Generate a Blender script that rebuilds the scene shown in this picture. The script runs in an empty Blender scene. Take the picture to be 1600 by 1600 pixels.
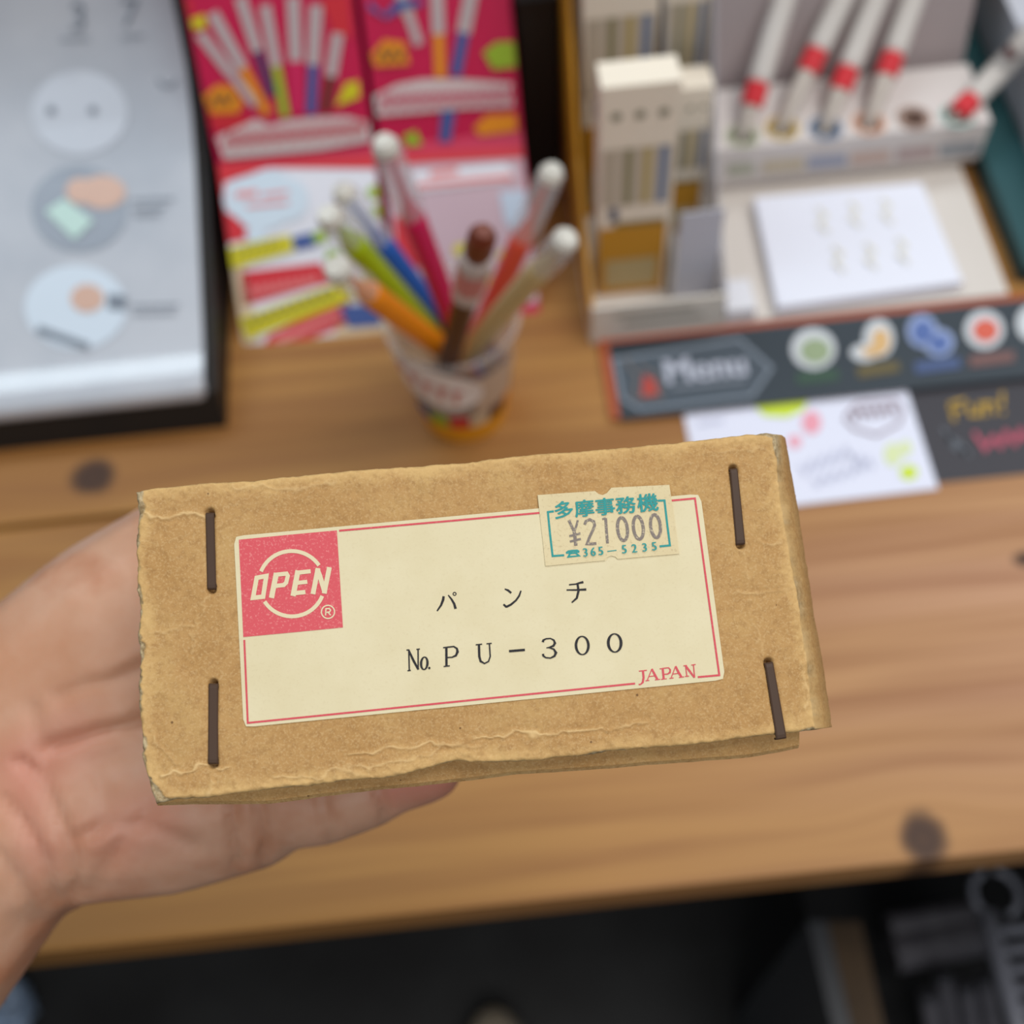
import bpy, bmesh, math, random
import numpy as np
from mathutils import Matrix, Vector
random.seed(4); RNG = np.random.default_rng(7)
S = bpy.context.scene
COL = S.collection

# ------------------------------------------------------------------ camera
F_PX = 1900.0                       # focal length for the 1600 px frame
PITCH, ROLL, CAM_H = math.radians(60), math.radians(6), 0.46
FW = np.array([0, math.cos(PITCH), -math.sin(PITCH)])
UP0 = np.array([0, math.sin(PITCH), math.cos(PITCH)])
R0 = np.array([1.0, 0, 0])
RIGHT = math.cos(ROLL)*R0 - math.sin(ROLL)*UP0
UP = math.sin(ROLL)*R0 + math.cos(ROLL)*UP0
CAM = np.array([0, 0, CAM_H])
cd = bpy.data.cameras.new('camera'); cam = bpy.data.objects.new('camera', cd); COL.objects.link(cam)
m = Matrix.Identity(4)
for i in range(3):
    m[i][0], m[i][1], m[i][2], m[i][3] = RIGHT[i], UP[i], -FW[i], CAM[i]
cam.matrix_world = m
cd.sensor_width = 36; cd.lens = F_PX/1600*36; cd.clip_start = 0.01
cd.dof.use_dof = True; cd.dof.focus_distance = 0.197; cd.dof.aperture_fstop = 11.5
S.camera = cam

# ------------------------------------------------------------------ light and exposure
S.view_settings.view_transform = 'Standard'; S.view_settings.look = 'None'
S.view_settings.gamma = 1; S.view_settings.exposure = -0.39
S.view_settings.use_curve_mapping = False
W = bpy.data.worlds.new('shop_air'); S.world = W; W.use_nodes = True
W.node_tree.nodes['Background'].inputs[0].default_value = (0.86, 0.93, 1.0, 1)
W.node_tree.nodes['Background'].inputs[1].default_value = 0.34
def area(name, loc, target, sx, sy, power, color):
    l = bpy.data.lights.new(name, 'AREA'); l.shape = 'RECTANGLE'; l.size = sx; l.size_y = sy
    l.energy = power; l.color = color
    o = bpy.data.objects.new(name, l); COL.objects.link(o); o.location = loc
    o.rotation_euler = (0, 0, 0)      # panels lie flat in the ceiling and shine straight down
    return o
area('ceiling_panel_offscreen', (0.85, 0.05, 2.2), (0.85, 0.05, 0), 1.2, 0.6, 30, (1, 0.975, 0.94))
area('ceiling_panel_offscreen', (-0.90, 1.30, 2.2), (-0.90, 1.30, 0), 1.5, 0.5, 24, (0.78, 0.92, 1.0))
area('ceiling_panel_offscreen', (1.3, 1.3, 2.2), (1.3, 1.3, 0), 1.2, 0.6, 18, (0.95, 0.97, 1.0))
area('ceiling_panel_offscreen', (0.3, -1.3, 2.2), (0.3, -1.3, 0), 1.5, 0.6, 26, (1, 0.98, 0.96))

# ------------------------------------------------------------------ geometry helpers
def nv(*a): return np.array(a, float)
def ray(px, py): return FW + RIGHT*(px-800)/F_PX - UP*(py-800)/F_PX
def at(px, py, z=0.0):
    d = ray(px, py); return CAM + d*(z-CAM_H)/d[2]
def ony(px, py, y):
    d = ray(px, py); return CAM + d*y/d[1]
def onplane(px, py, p, n):
    d = ray(px, py); return CAM + d*(np.dot(p-CAM, n)/np.dot(d, n))
def planemap(p, n, eps=0.0):
    n = n/np.linalg.norm(n)
    return lambda x, y: onplane(x, y, p+n*eps, n)
def flat(z): return lambda x, y: at(x, y, z)
def lin(c):
    c = c/255.0
    return c/12.92 if c <= 0.04045 else ((c+0.055)/1.055)**2.4
def rgb(r, g, b): return (lin(r), lin(g), lin(b), 1)

class MB:
    def __init__(s): s.v = []; s.f = []
    def add(s, vs, fs):
        n = len(s.v); s.v += [tuple(map(float, q)) for q in vs]
        s.f += [tuple(i+n for i in q) for q in fs]; return s
    def box(s, x0, x1, y0, y1, z0, z1):
        return s.add([(x, y, z) for x in (x0, x1) for y in (y0, y1) for z in (z0, z1)],
                     [(0, 1, 3, 2), (4, 6, 7, 5), (0, 4, 5, 1), (2, 3, 7, 6), (0, 2, 6, 4), (1, 5, 7, 3)])
    def prism(s, poly, a, b, axis=0):            # poly in the two other axes, extruded a..b along axis
        n = len(poly); vs = []
        for t in (a, b):
            for q in poly:
                p = list(q); p.insert(axis, t); vs.append(p)
        return s.add(vs, [tuple(range(n)), tuple(range(2*n-1, n-1, -1))] + [(i, (i+1) % n, n+(i+1) % n, n+i) for i in range(n)])
    def slab(s, quad, n, th):                    # quad of world points, thickened against n
        q = [np.array(p) for p in quad]; k = len(q); n = n/np.linalg.norm(n)
        vs = q+[p-n*th for p in q]
        return s.add(vs, [tuple(range(k)), tuple(range(2*k-1, k-1, -1))]+[(i, (i+1) % k, k+(i+1) % k, k+i) for i in range(k)])
    def tube(s, pts, rad, seg=14, cap=True, squash=None):
        pts = [np.array(p, float) for p in pts]; k = len(pts)
        if not hasattr(rad, '__len__'): rad = [rad]*k
        t0 = pts[-1]-pts[0]; t0 /= np.linalg.norm(t0)
        ref = nv(0, 0, 1) if abs(t0[2]) < 0.9 else nv(1, 0, 0)
        vs = []
        for i, p in enumerate(pts):
            t = pts[min(i+1, k-1)]-pts[max(i-1, 0)]
            if np.linalg.norm(t) < 1e-9: t = t0
            t = t/np.linalg.norm(t)
            u = np.cross(ref, t); u /= np.linalg.norm(u); w = np.cross(t, u)
            for j in range(seg):
                a = 2*math.pi*j/seg; vs.append(p+rad[i]*(math.cos(a)*u+math.sin(a)*w))
        fs = [(i*seg+j, i*seg+(j+1) % seg, (i+1)*seg+(j+1) % seg, (i+1)*seg+j) for i in range(k-1) for j in range(seg)]
        if cap: fs += [tuple(range(seg-1, -1, -1)), tuple(range((k-1)*seg, k*seg))]
        return s.add(vs, fs)
    def ribbon(s, pts, w, fmap, closed=False):   # flat printed line; pts and width in the layout's units
        pts = [np.array(p, float) for p in pts]; k = len(pts)
        if not hasattr(w, '__len__'): w = [w]*k
        vs = []
        for i, p in enumerate(pts):
            a = pts[(i-1) % k] if closed or i > 0 else p
            b = pts[(i+1) % k] if closed or i < k-1 else p
            d1 = p-a; d2 = b-p
            l1, l2 = np.linalg.norm(d1), np.linalg.norm(d2)
            if l1 < 1e-9: d1, l1 = d2, l2
            if l2 < 1e-9: d2, l2 = d1, l1
            d1 = d1/l1; d2 = d2/l2
            n1 = nv(-d1[1], d1[0]); n2 = nv(-d2[1], d2[0]); n = n1+n2
            ln = np.linalg.norm(n)
            n = n1 if ln < 0.3 else n/ln/max(0.5, ln/2)
            vs += [fmap(*(p+n*w[i]/2)), fmap(*(p-n*w[i]/2))]
        r = range(k if closed else k-1)
        return s.add(vs, [(2*i, 2*i+1, 2*((i+1) % k)+1, 2*((i+1) % k)) for i in r])
    def poly(s, pts, fmap): return s.add([fmap(*p) for p in pts], [tuple(range(len(pts)))])
    def disc(s, cx, cy, rx, ry, fmap, n=24, rot=0):
        if not hasattr(s, 'nd'): s.nd = 0
        s.nd += 1; lift = s.nd*4e-6; g = fmap; fmap = lambda x, y: g(x, y)+nv(0, -0.6, 0.8)*lift
        c, q = math.cos(rot), math.sin(rot)
        return s.poly([(cx+rx*math.cos(a)*c-ry*math.sin(a)*q, cy+rx*math.cos(a)*q+ry*math.sin(a)*c) for a in [2*math.pi*i/n for i in range(n)]], fmap)

def link(name, me, mat, parent=None, origin=None, smooth=False):
    if mat is not None: me.materials.append(mat)
    o = bpy.data.objects.new(name, me); COL.objects.link(o)
    off = np.array(parent['_o']) if parent is not None else (np.array(origin) if origin is not None else np.zeros(3))
    if np.any(off): me.transform(Matrix.Translation(-Vector(off)))
    if parent is not None: o.parent = parent
    else: o.location = off
    o['_o'] = [float(q) for q in off]
    if smooth:
        for p in me.polygons: p.use_smooth = True
    return o
def build(name, mb, mat, parent=None, origin=None, smooth=False, bevel=0, fix=True):
    me = bpy.data.meshes.new(name); me.from_pydata(mb.v, [], mb.f); me.update()
    if fix or bevel:
        bm = bmesh.new(); bm.from_mesh(me)
        if fix: bmesh.ops.recalc_face_normals(bm, faces=bm.faces)
        if bevel: bmesh.ops.bevel(bm, geom=[e for e in bm.edges if len(e.link_faces) == 2 and e.calc_face_angle(0) > 0.5], offset=bevel, segments=2, affect='EDGES', profile=0.7)
        bm.to_mesh(me); bm.free()
    if parent is None and origin is None:
        a = np.array(mb.v); origin = (a[:, 0].mean(), a[:, 1].mean(), a[:, 2].min())
    return link(name, me, mat, parent, origin, smooth)
def thing(name, loc, label, cat, group=None):
    o = bpy.data.objects.new(name, None); COL.objects.link(o); o.location = loc; o.empty_display_size = 0.02
    o['_o'] = [float(q) for q in loc]
    return tag(o, label, cat, group)
def tag(o, label, cat, group=None):
    o['label'] = label; o['category'] = cat
    if group: o['group'] = group
    return o
def struct(o): o['kind'] = 'structure'; return o
def text_shape(body, bold=0.0):                   # outline letters as vertices and faces in em units
    c = bpy.data.curves.new('t', 'FONT'); c.body = body; c.size = 1; c.offset = bold; c.resolution_u = 3
    c.align_x = 'CENTER'; c.align_y = 'CENTER'
    o = bpy.data.objects.new('t', c); COL.objects.link(o)
    dg = bpy.context.evaluated_depsgraph_get(); dg.update()
    me = bpy.data.meshes.new_from_object(o.evaluated_get(dg))
    v = [tuple(q.co) for q in me.vertices]; f = [tuple(p.vertices) for p in me.polygons]
    bpy.data.objects.remove(o); bpy.data.meshes.remove(me)
    if v:
        a = np.array(v); mid = (a.min(0)+a.max(0))/2; v = [tuple(q-mid) for q in a]
    return v, f
def add_text(mb, body, c, ex, ey, fmap, bold=0.0):  # c centre, ex / ey vectors of one em in layout units
    v, f = text_shape(body, bold)
    mb.add([fmap(c[0]+q[0]*ex[0]+q[1]*ey[0], c[1]+q[0]*ex[1]+q[1]*ey[1]) for q in v], f)

# ------------------------------------------------------------------ materials
def newmat(name):
    M = bpy.data.materials.new(name); M.use_nodes = True
    return M, M.node_tree, M.node_tree.nodes['Principled BSDF']
def mat(name, c, rough=0.6, spec=0.4, metal=0, alpha=None, trans=0, coat=0):
    M, t, b = newmat(name)
    b.inputs['Base Color'].default_value = c; b.inputs['Roughness'].default_value = rough
    b.inputs['Specular IOR Level'].default_value = spec; b.inputs['Metallic'].default_value = metal
    b.inputs['Transmission Weight'].default_value = trans; b.inputs['Coat Weight'].default_value = coat
    if alpha is not None: b.inputs['Alpha'].default_value = alpha
    return M
class NT:
    def __init__(s, t): s.t = t; s.l = t.links
    def n(s, kind, **kw):
        q = s.t.nodes.new('ShaderNode'+kind)
        for k, v in kw.items(): setattr(q, k, v)
        return q
    def put(s, sock, v):
        if isinstance(v, bpy.types.NodeSocket): s.l.new(v, sock)
        else: sock.default_value = v
    def math(s, op, a, b=0.0, c=0.0, clamp=False):
        q = s.n('Math', operation=op, use_clamp=clamp)
        for i, x in enumerate((a, b, c)): s.put(q.inputs[i], x)
        return q.outputs[0]
    def mix(s, fac, a, b, mode='MIX'):
        q = s.n('Mix', data_type='RGBA', blend_type=mode)
        s.put(q.inputs[0], fac); s.put(q.inputs[6], a); s.put(q.inputs[7], b); return q.outputs[2]
    def noise(s, vec, scale, detail=3, rough=0.5, dist=0.0):
        q = s.n('TexNoise'); s.put(q.inputs['Vector'], vec); q.inputs['Scale'].default_value = scale
        q.inputs['Detail'].default_value = detail; q.inputs['Roughness'].default_value = rough
        q.inputs['Distortion'].default_value = dist; return q.outputs['Fac']
    def ramp(s, fac, *stops):
        q = s.n('ValToRGB'); e = q.color_ramp.elements
        while len(e) < len(stops): e.new(0.5)
        for i, (p, c) in enumerate(stops): e[i].position = p; e[i].color = c if hasattr(c, '__len__') else (c, c, c, 1)
        s.put(q.inputs[0], fac); return q.outputs[0]
    def scale(s, vec, xyz):
        q = s.n('VectorMath', operation='MULTIPLY'); s.put(q.inputs[0], vec); q.inputs[1].default_value = xyz; return q.outputs[0]
    def bump(s, h, strength, dist):
        q = s.n('Bump'); q.inputs['Strength'].default_value = strength; q.inputs['Distance'].default_value = dist
        s.put(q.inputs['Height'], h); return q.outputs[0]

KNOTS = [(-0.1875, 0.3069, 0.0125, 0.011), (0.1397, 0.1075, 0.011, 0.0125), (0.212, 0.2172, 0.008, 0.0045),
         (-0.42, 0.20, 0.011, 0.010), (0.55, 0.36, 0.012, 0.010)]
def wood_material():
    M, t, b = newmat('cedar_plank'); N = NT(t)
    pos = N.n('NewGeometry').outputs['Position']
    sep = N.n('SeparateXYZ'); N.put(sep.inputs[0], pos); X, Y, Z = sep.outputs
    nz = N.noise(pos, 45, 2)
    dk = None; warp = Y
    for kx, ky, a, c in KNOTS:
        dx = N.math('MULTIPLY', N.math('SUBTRACT', X, kx), 1/a); dy = N.math('MULTIPLY', N.math('SUBTRACT', Y, ky), 1/c)
        r2 = N.math('ADD', N.math('MULTIPLY', dx, dx), N.math('MULTIPLY', dy, dy))
        r2w = N.math('ADD', N.math('MULTIPLY', N.math('MULTIPLY', dx, 0.42), N.math('MULTIPLY', dx, 0.42)), N.math('MULTIPLY', N.math('MULTIPLY', dy, .6), N.math('MULTIPLY', dy, .6)))
        g = N.math('EXPONENT', N.math('MULTIPLY', r2w, -1.0))
        warp = N.math('SUBTRACT', warp, N.math('MULTIPLY', N.math('MULTIPLY', dy, c*0.75), g))
        d = N.math('ADD', N.math('SQRT', r2), N.math('MULTIPLY', N.math('SUBTRACT', nz, 0.5), 0.7))
        k = N.ramp(d, (0.0, 0.95), (0.4, 1.0), (0.62, 0.85), (0.8, 0.5), (1.0, 0.0))
        dk = k if dk is None else N.math('MAXIMUM', dk, k)
    cmb = N.n('CombineXYZ'); N.put(cmb.inputs[0], X); N.put(cmb.inputs[1], warp); N.put(cmb.inputs[2], Z)
    v = cmb.outputs[0]
    broad = N.noise(N.scale(v, (1.6, 26, 8)), 1.0, 4, 0.55, 0.4)
    fine = N.noise(N.scale(v, (9, 420, 60)), 1.0, 3, 0.6)
    mid = N.noise(N.scale(v, (2.5, 95, 20)), 1.0, 3, 0.6, 0.3)
    big = N.noise(N.scale(v, (2.2, 5, 1)), 1.0, 2)
    c = N.ramp(broad, (0.30, rgb(140, 92, 44)), (0.43, rgb(162, 113, 57)), (0.55, rgb(176, 128, 68)), (0.63, rgb(154, 105, 54)), (0.72, rgb(134, 84, 42)))
    c = N.mix(N.math('MULTIPLY', N.ramp(mid, (0.46, 0.0), (0.66, 1.0)), 0.7), c, rgb(138, 90, 48))
    c = N.mix(N.math('MULTIPLY', fine, 0.35), c, rgb(150, 106, 58))
    # pinkish heartwood runs through the right half of the front board
    hx = N.math('MULTIPLY', N.math('SUBTRACT', X, 0.26), 5.6); hy = N.math('MULTIPLY', N.math('SUBTRACT', Y, 0.19), 11.0)
    heart = N.math('EXPONENT', N.math('MULTIPLY', N.math('ADD', N.math('MULTIPLY', hx, hx), N.math('MULTIPLY', hy, hy)), -1.0))
    heart = N.math('MULTIPLY', heart, N.ramp(N.math('ADD', broad, N.math('MULTIPLY', big, 0.4)), (0.45, 1.0), (0.85, 0.45)))
    c = N.mix(N.math('MULTIPLY', heart, 0.95), c, N.mix(N.ramp(mid, (0.45, 0.0), (0.64, 0.8)), rgb(207, 161, 133), rgb(170, 120, 92)))
    c = N.mix(dk, c, rgb(66, 42, 29))
    N.put(b.inputs['Base Color'], c); b.inputs['Roughness'].default_value = 0.5
    b.inputs['Specular IOR Level'].default_value = 0.3
    N.put(b.inputs['Normal'], N.bump(fine, 0.15, 0.0004))
    return M
def card_material():
    M, t, b = newmat('kraft_card'); N = NT(t)
    co = N.n('TexCoord').outputs['Object']
    ed = N.n('Attribute', attribute_name='edge').outputs['Fac']      # millimetres to the panel's edge
    cr = N.n('Attribute', attribute_name='crease').outputs['Fac']
    n1 = N.noise(co, 95, 4, 0.6); n2 = N.noise(co, 900, 3, 0.65); n3 = N.noise(N.scale(co, (1, 1, 1)), 2600, 2, 0.6)
    c = N.ramp(n1, (0.30, rgb(177, 134, 80)), (0.5, rgb(185, 143, 89)), (0.68, rgb(191, 152, 96)))
    c = N.mix(N.math('MULTIPLY', N.ramp(n2, (0.36, 1.0), (0.52, 0.0)), 0.38), c, rgb(149, 108, 62))
    c = N.mix(N.math('MULTIPLY', N.ramp(n3, (0.50, 0.0), (0.66, 1.0)), 0.5), c, rgb(206, 171, 120))
    sp = N.n('TexVoronoi'); N.put(sp.inputs['Vector'], co); sp.inputs['Scale'].default_value = 170
    c = N.mix(N.math('MULTIPLY', N.math('LESS_THAN', sp.outputs['Distance'], 0.035), 0.7), c, rgb(85, 56, 31))
    w = N.math('SUBTRACT', ed, N.math('MULTIPLY', N.math('SUBTRACT', n1, 0.5), 5.0))
    w = N.math('SUBTRACT', w, N.math('MULTIPLY', N.math('SUBTRACT', n2, 0.5), 2.5))
    c = N.mix(N.math('MULTIPLY', N.ramp(N.math('MULTIPLY', w, 0.2), (0.0, 1.0), (0.5, 0.0)), 0.60), c, rgb(222, 184, 122))
    c = N.mix(N.math('MULTIPLY', cr, 0.75), c, rgb(232, 198, 142))
    torn = N.n('Attribute', attribute_name='torn').outputs['Fac']
    c = N.mix(N.math('MULTIPLY', torn, 0.9), c, N.ramp(n2, (0.38, rgb(140, 118, 84)), (0.6, rgb(190, 172, 137))))
    N.put(b.inputs['Base Color'], c); b.inputs['Roughness'].default_value = 0.72
    b.inputs['Specular IOR Level'].default_value = 0.25
    h = N.math('ADD', N.math('MULTIPLY', n2, 0.7), N.math('MULTIPLY', n3, 0.4))
    N.put(b.inputs['Normal'], N.bump(h, 0.35, 0.00025))
    return M
def paper_material(name, c0, c1, speck):
    M, t, b = newmat(name); N = NT(t)
    co = N.n('TexCoord').outputs['Object']
    n1 = N.noise(co, 90, 4, 0.6); n2 = N.noise(co, 2200, 3, 0.6)
    c = N.mix(N.ramp(n1, (0.35, 0.0), (0.65, 1.0)), c0, c1)
    c = N.mix(N.math('MULTIPLY', N.ramp(n2, (0.56, 0.0), (0.7, 1.0)), speck), c, rgb(190, 168, 128))
    N.put(b.inputs['Base Color'], c); b.inputs['Roughness'].default_value = 0.6; b.inputs['Specular IOR Level'].default_value = 0.3
    N.put(b.inputs['Normal'], N.bump(n2, 0.15, 0.0001))
    return M
def ink_material(name, c, spot, amount):
    M, t, b = newmat(name); N = NT(t)
    n2 = N.noise(N.n('TexCoord').outputs['Object'], 2600, 2, 0.7)
    N.put(b.inputs['Base Color'], N.mix(N.math('MULTIPLY', N.ramp(n2, (0.56, 0.0), (0.66, 1.0)), amount), c, spot))
    b.inputs['Roughness'].default_value = 0.55; b.inputs['Specular IOR Level'].default_value = 0.3
    return M
def skin_material():
    M, t, b = newmat('skin'); N = NT(t)
    co = N.n('TexCoord').outputs['Object']
    n1 = N.noise(co, 38, 4, 0.6); n2 = N.noise(co, 300, 3, 0.6)
    red = N.n('Attribute', attribute_name='flush').outputs['Fac']
    c = N.ramp(n1, (0.32, rgb(192, 140, 108)), (0.52, rgb(201, 155, 127)), (0.7, rgb(186, 128, 96)))
    c = N.mix(red, c, rgb(198, 122, 104))
    N.put(b.inputs['Base Color'], c); b.inputs['Roughness'].default_value = 0.5
    b.inputs['Subsurface Weight'].default_value = 0.18; b.inputs['Subsurface Radius'].default_value = (1, 0.35, 0.2); b.inputs['Subsurface Scale'].default_value = 0.006
    N.put(b.inputs['Normal'], N.bump(n2, 0.2, 0.0006))
    return M
def noise_mat(name, c0, c1, sc, rough=0.6, stretch=(1, 1, 1), spec=0.3):
    M, t, b = newmat(name); N = NT(t)
    n = N.noise(N.scale(N.n('TexCoord').outputs['Object'], stretch), sc, 4, 0.6)
    N.put(b.inputs['Base Color'], N.mix(N.ramp(n, (0.35, 0.0), (0.65, 1.0)), c0, c1)); b.inputs['Roughness'].default_value = rough
    b.inputs['Specular IOR Level'].default_value = spec
    return M
def clear_mat(name, c, alpha, rough=0.12):
    M, t, b = newmat(name); N = NT(t)
    tr = N.n('BsdfTransparent'); mx = N.n('MixShader'); mx.inputs[0].default_value = alpha
    b.inputs['Base Color'].default_value = c; b.inputs['Roughness'].default_value = rough
    t.links.new(tr.outputs[0], mx.inputs[1]); t.links.new(b.outputs[0], mx.inputs[2])
    t.links.new(mx.outputs[0], t.nodes['Material Output'].inputs[0])
    return M
WOOD = wood_material(); CARD = card_material(); SKIN = skin_material()
LABELP = paper_material('label_paper', rgb(219, 205, 166), rgb(224, 211, 174), 0.15)
STICKP = paper_material('sticker_paper', rgb(215, 196, 152), rgb(222, 205, 163), 0.6)
RED = ink_material('red_ink', rgb(214, 84, 92), rgb(236, 150, 144), 0.55)
REDL = ink_material('red_line_ink', rgb(210, 76, 86), rgb(226, 130, 126), 0.3)
CREAM = mat('unprinted_paper', rgb(224, 209, 171), 0.6)
BLACK = ink_material('black_ink', rgb(26, 24, 28), rgb(70, 64, 60), 0.35)
TEAL = ink_material('teal_ink', rgb(40, 146, 142), rgb(90, 170, 160), 0.3)
GREYI = ink_material('faded_ink', rgb(128, 116, 108), rgb(205, 190, 158), 0.75)
STAPLE = mat('brown_staple', rgb(76, 57, 45), 0.5, 0.2, 0.0)
def C(name, r, g, b, rough=0.5, spec=0.4, **k): return mat(name, rgb(r, g, b), rough, spec, **k)
WHITE = C('white_card', 226, 226, 232); OFFW = C('offwhite_card', 214, 206, 198); BLACKP = C('black_plastic', 24, 22, 21, 0.55)
CLEAR = clear_mat('clear_plastic', rgb(225, 228, 232), 0.22); CLOUDY = clear_mat('cloudy_plastic', rgb(205, 205, 208), 0.55, 0.2)

# ------------------------------------------------------------------ structure
mb = MB().box(-3, 3, -2.5, 3, -0.79, -0.75)
struct(build('floor', mb, noise_mat('dark_floor', rgb(40, 39, 39), rgb(52, 52, 52), 6, 0.45), origin=(0, 0, -0.79)))
mb = MB().box(-3, 3, 0.60, 0.66, -0.75, 0.30)
struct(build('wall_back', mb, noise_mat('dark_panel', rgb(30, 22, 18), rgb(40, 30, 25), 5, 0.7), origin=(0, 0.63, -0.75)))

# ------------------------------------------------------------------ table
table = thing('wooden_table', (0, 0.34, -0.75), 'knotty cedar plank table carrying the pen displays', 'table')
for i, (y0, y1) in enumerate(((0.0996, 0.2842), (0.2864, 0.4745), (0.4765, 0.598))):
    build('plank', MB().box(-1.3, 1.3, y0, y1, -0.025, 0.0), WOOD, table, bevel=0.003)
DARKM = C('dark_frame', 22, 22, 24, 0.6)
for x in (-1.2, 1.2):
    for y in (0.18, 0.55):
        build('leg', MB().box(x-0.03, x+0.03, y-0.03, y+0.03, -0.75, -0.025), DARKM, table, bevel=0.003)
build('apron', MB().box(-1.2, 1.2, 0.15, 0.17, -0.09, -0.025), DARKM, table)

# ------------------------------------------------------------------ cardboard box in the hand
BT = nv(-0.0058, -0.0163, -0.1958)
BR = np.array([[0.994, -0.096, 0.057], [0.087, 0.986, 0.143], [-0.070, -0.138, 0.988]])
BR[:, 0] /= np.linalg.norm(BR[:, 0]); BR[:, 1] -= BR[:, 0]*np.dot(BR[:, 0], BR[:, 1]); BR[:, 1] /= np.linalg.norm(BR[:, 1]); BR[:, 2] = np.cross(BR[:, 0], BR[:, 1])
CW = np.stack([RIGHT, UP, -FW], 1)
BO = CAM + CW@BT; BM = CW@BR                     # face centre and axes (right, up, out) in the world
def F(px, py, z=0.0):                            # layout point -> millimetre-true point of the box (x, y, z)
    p = onplane(px, py, BO+BM[:, 2]*z, BM[:, 2]); return BM.T@(p-BO)
def fw_(x, y, z): return BO+BM@nv(x, y, z)
def FM(z):
    return lambda px, py: (lambda q: fw_(q[0], q[1], z))(F(px, py, 0.0))
box = thing('cardboard_box', tuple(BO-BM[:, 2]*0.028), 'worn tan cardboard box with red and cream label held up in a hand', 'box')
TOPC = [(211, 768), (240, 763), (322, 755), (402, 749.5), (521, 738), (620, 730), (716, 724), (835, 709), (916, 704), (997, 696), (1071, 689), (1199, 675), (1214, 678)]
BOTC = [(243, 1257), (275, 1249), (325, 1246), (419, 1234), (480, 1229), (547, 1220), (600, 1215), (640, 1207), (662, 1201), (712, 1190), (770, 1192), (844, 1187), (920, 1180), (993, 1171), (1107, 1160), (1214, 1149), (1276, 1139)]
LEFC = [(211, 768), (214, 800), (212, 870), (217, 950), (213, 990), (219, 1030), (215, 1100), (221, 1150), (224, 1190), (234, 1236), (243, 1257)]
FOLD = [(1214, 678), (1217, 753), (1231, 836), (1241, 891), (1252, 959), (1260, 1011), (1267, 1080), (1276, 1139)]
SILR = [(1227, 684), (1238, 750), (1248, 798), (1259, 873), (1272, 959), (1286, 1045), (1296, 1107), (1300, 1136)]
def curve(c, n, rough=0.0):
    c = np.array(c, float); d = np.r_[0, np.cumsum(np.linalg.norm(np.diff(c, axis=0), axis=1))]; d /= d[-1]
    t = np.linspace(0, 1, n); q = np.stack([np.interp(t, d, c[:, 0]), np.interp(t, d, c[:, 1])], 1)
    if rough:
        r = np.zeros((n, 2)); x = np.arange(n)
        for cell, a in ((2.0, 0.35), (7.0, 0.7), (19.0, 0.9)):
            m_ = int(n/cell)+3; g = RNG.normal(0, 1, (m_, 2))
            r += a*np.stack([np.interp(x/cell, np.arange(m_), g[:, k]) for k in (0, 1)], 1)
        q += r*rough*0.6*np.clip(np.minimum(x, n-1-x)/4.0, 0, 1)[:, None]
    return q
NU, NVV = 500, 250
top, bot = curve(TOPC, NU, 0.9), curve(BOTC, NU, 1.3)
lef, rig = curve(LEFC, NVV, 1.6), curve(FOLD, NVV, 0.7)
U, V = np.meshgrid(np.linspace(0, 1, NU), np.linspace(0, 1, NVV))
Uc, Vc = U[..., None], V[..., None]
PX = (1-Vc)*top[None]+Vc*bot[None]+(1-Uc)*lef[:, None]+Uc*rig[:, None] - ((1-Uc)*(1-Vc)*top[0]+Uc*(1-Vc)*top[-1]+(1-Uc)*Vc*bot[0]+Uc*Vc*bot[-1])
RAYS = FW+RIGHT*(PX[..., :1]-800)/F_PX-UP*(PX[..., 1:]-800)/F_PX
LOC = (CAM+RAYS*(np.dot(BO-CAM, BM[:, 2])/(RAYS@BM[:, 2]))[..., None]-BO)@BM
def dist_poly(P, pl):                            # distance of grid points to a polyline
    best = np.full(P.shape[:-1], 1e9)
    for a, b in zip(pl[:-1], pl[1:]):
        a, b = np.array(a, float), np.array(b, float); d = b-a
        t = np.clip(((P-a)@d)/max(d@d, 1e-12), 0, 1)[..., None]
        best = np.minimum(best, np.linalg.norm(P-(a+t*d), axis=-1))
    return best
XY = LOC[..., :2]*1000.0                         # millimetres
edge = np.minimum(np.minimum(dist_poly(XY, XY[0, ::8]), dist_poly(XY, XY[-1, ::8])), np.minimum(dist_poly(XY, XY[::8, 0]), dist_poly(XY, XY[::8, -1])))
edge[0] = edge[-1] = 0; edge[:, 0] = edge[:, -1] = 0
eleft = dist_poly(XY, XY[::8, 0]); ebot = dist_poly(XY, XY[-1, ::8])
def smooth_noise(shape, cell):
    a = RNG.normal(0, 1, (shape[0]//cell+3, shape[1]//cell+3))
    y = np.linspace(0, a.shape[0]-2.01, shape[0]); x = np.linspace(0, a.shape[1]-2.01, shape[1])
    yi, xi = y.astype(int), x.astype(int); fy = (y-yi)[:, None]; fx = (x-xi)[None]
    fy = fy*fy*(3-2*fy); fx = fx*fx*(3-2*fx)
    return (a[yi][:, xi]*(1-fy)*(1-fx)+a[yi+1][:, xi]*fy*(1-fx)+a[yi][:, xi+1]*(1-fy)*fx+a[yi+1][:, xi+1]*fy*fx)
LABEL = [(365.5, 838), (1094, 771.5), (1133, 1062), (381, 1136.5)]
STAPLES = [((328, 801), (331, 921), 12.5, 13.5), ((333.5, 1068), (333, 1194), 14.0, 15.0), ((1146, 732), (1157, 851), 11.5, 14), ((1201, 1035), (1221, 1155), 12.5, 15.5)]
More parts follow.
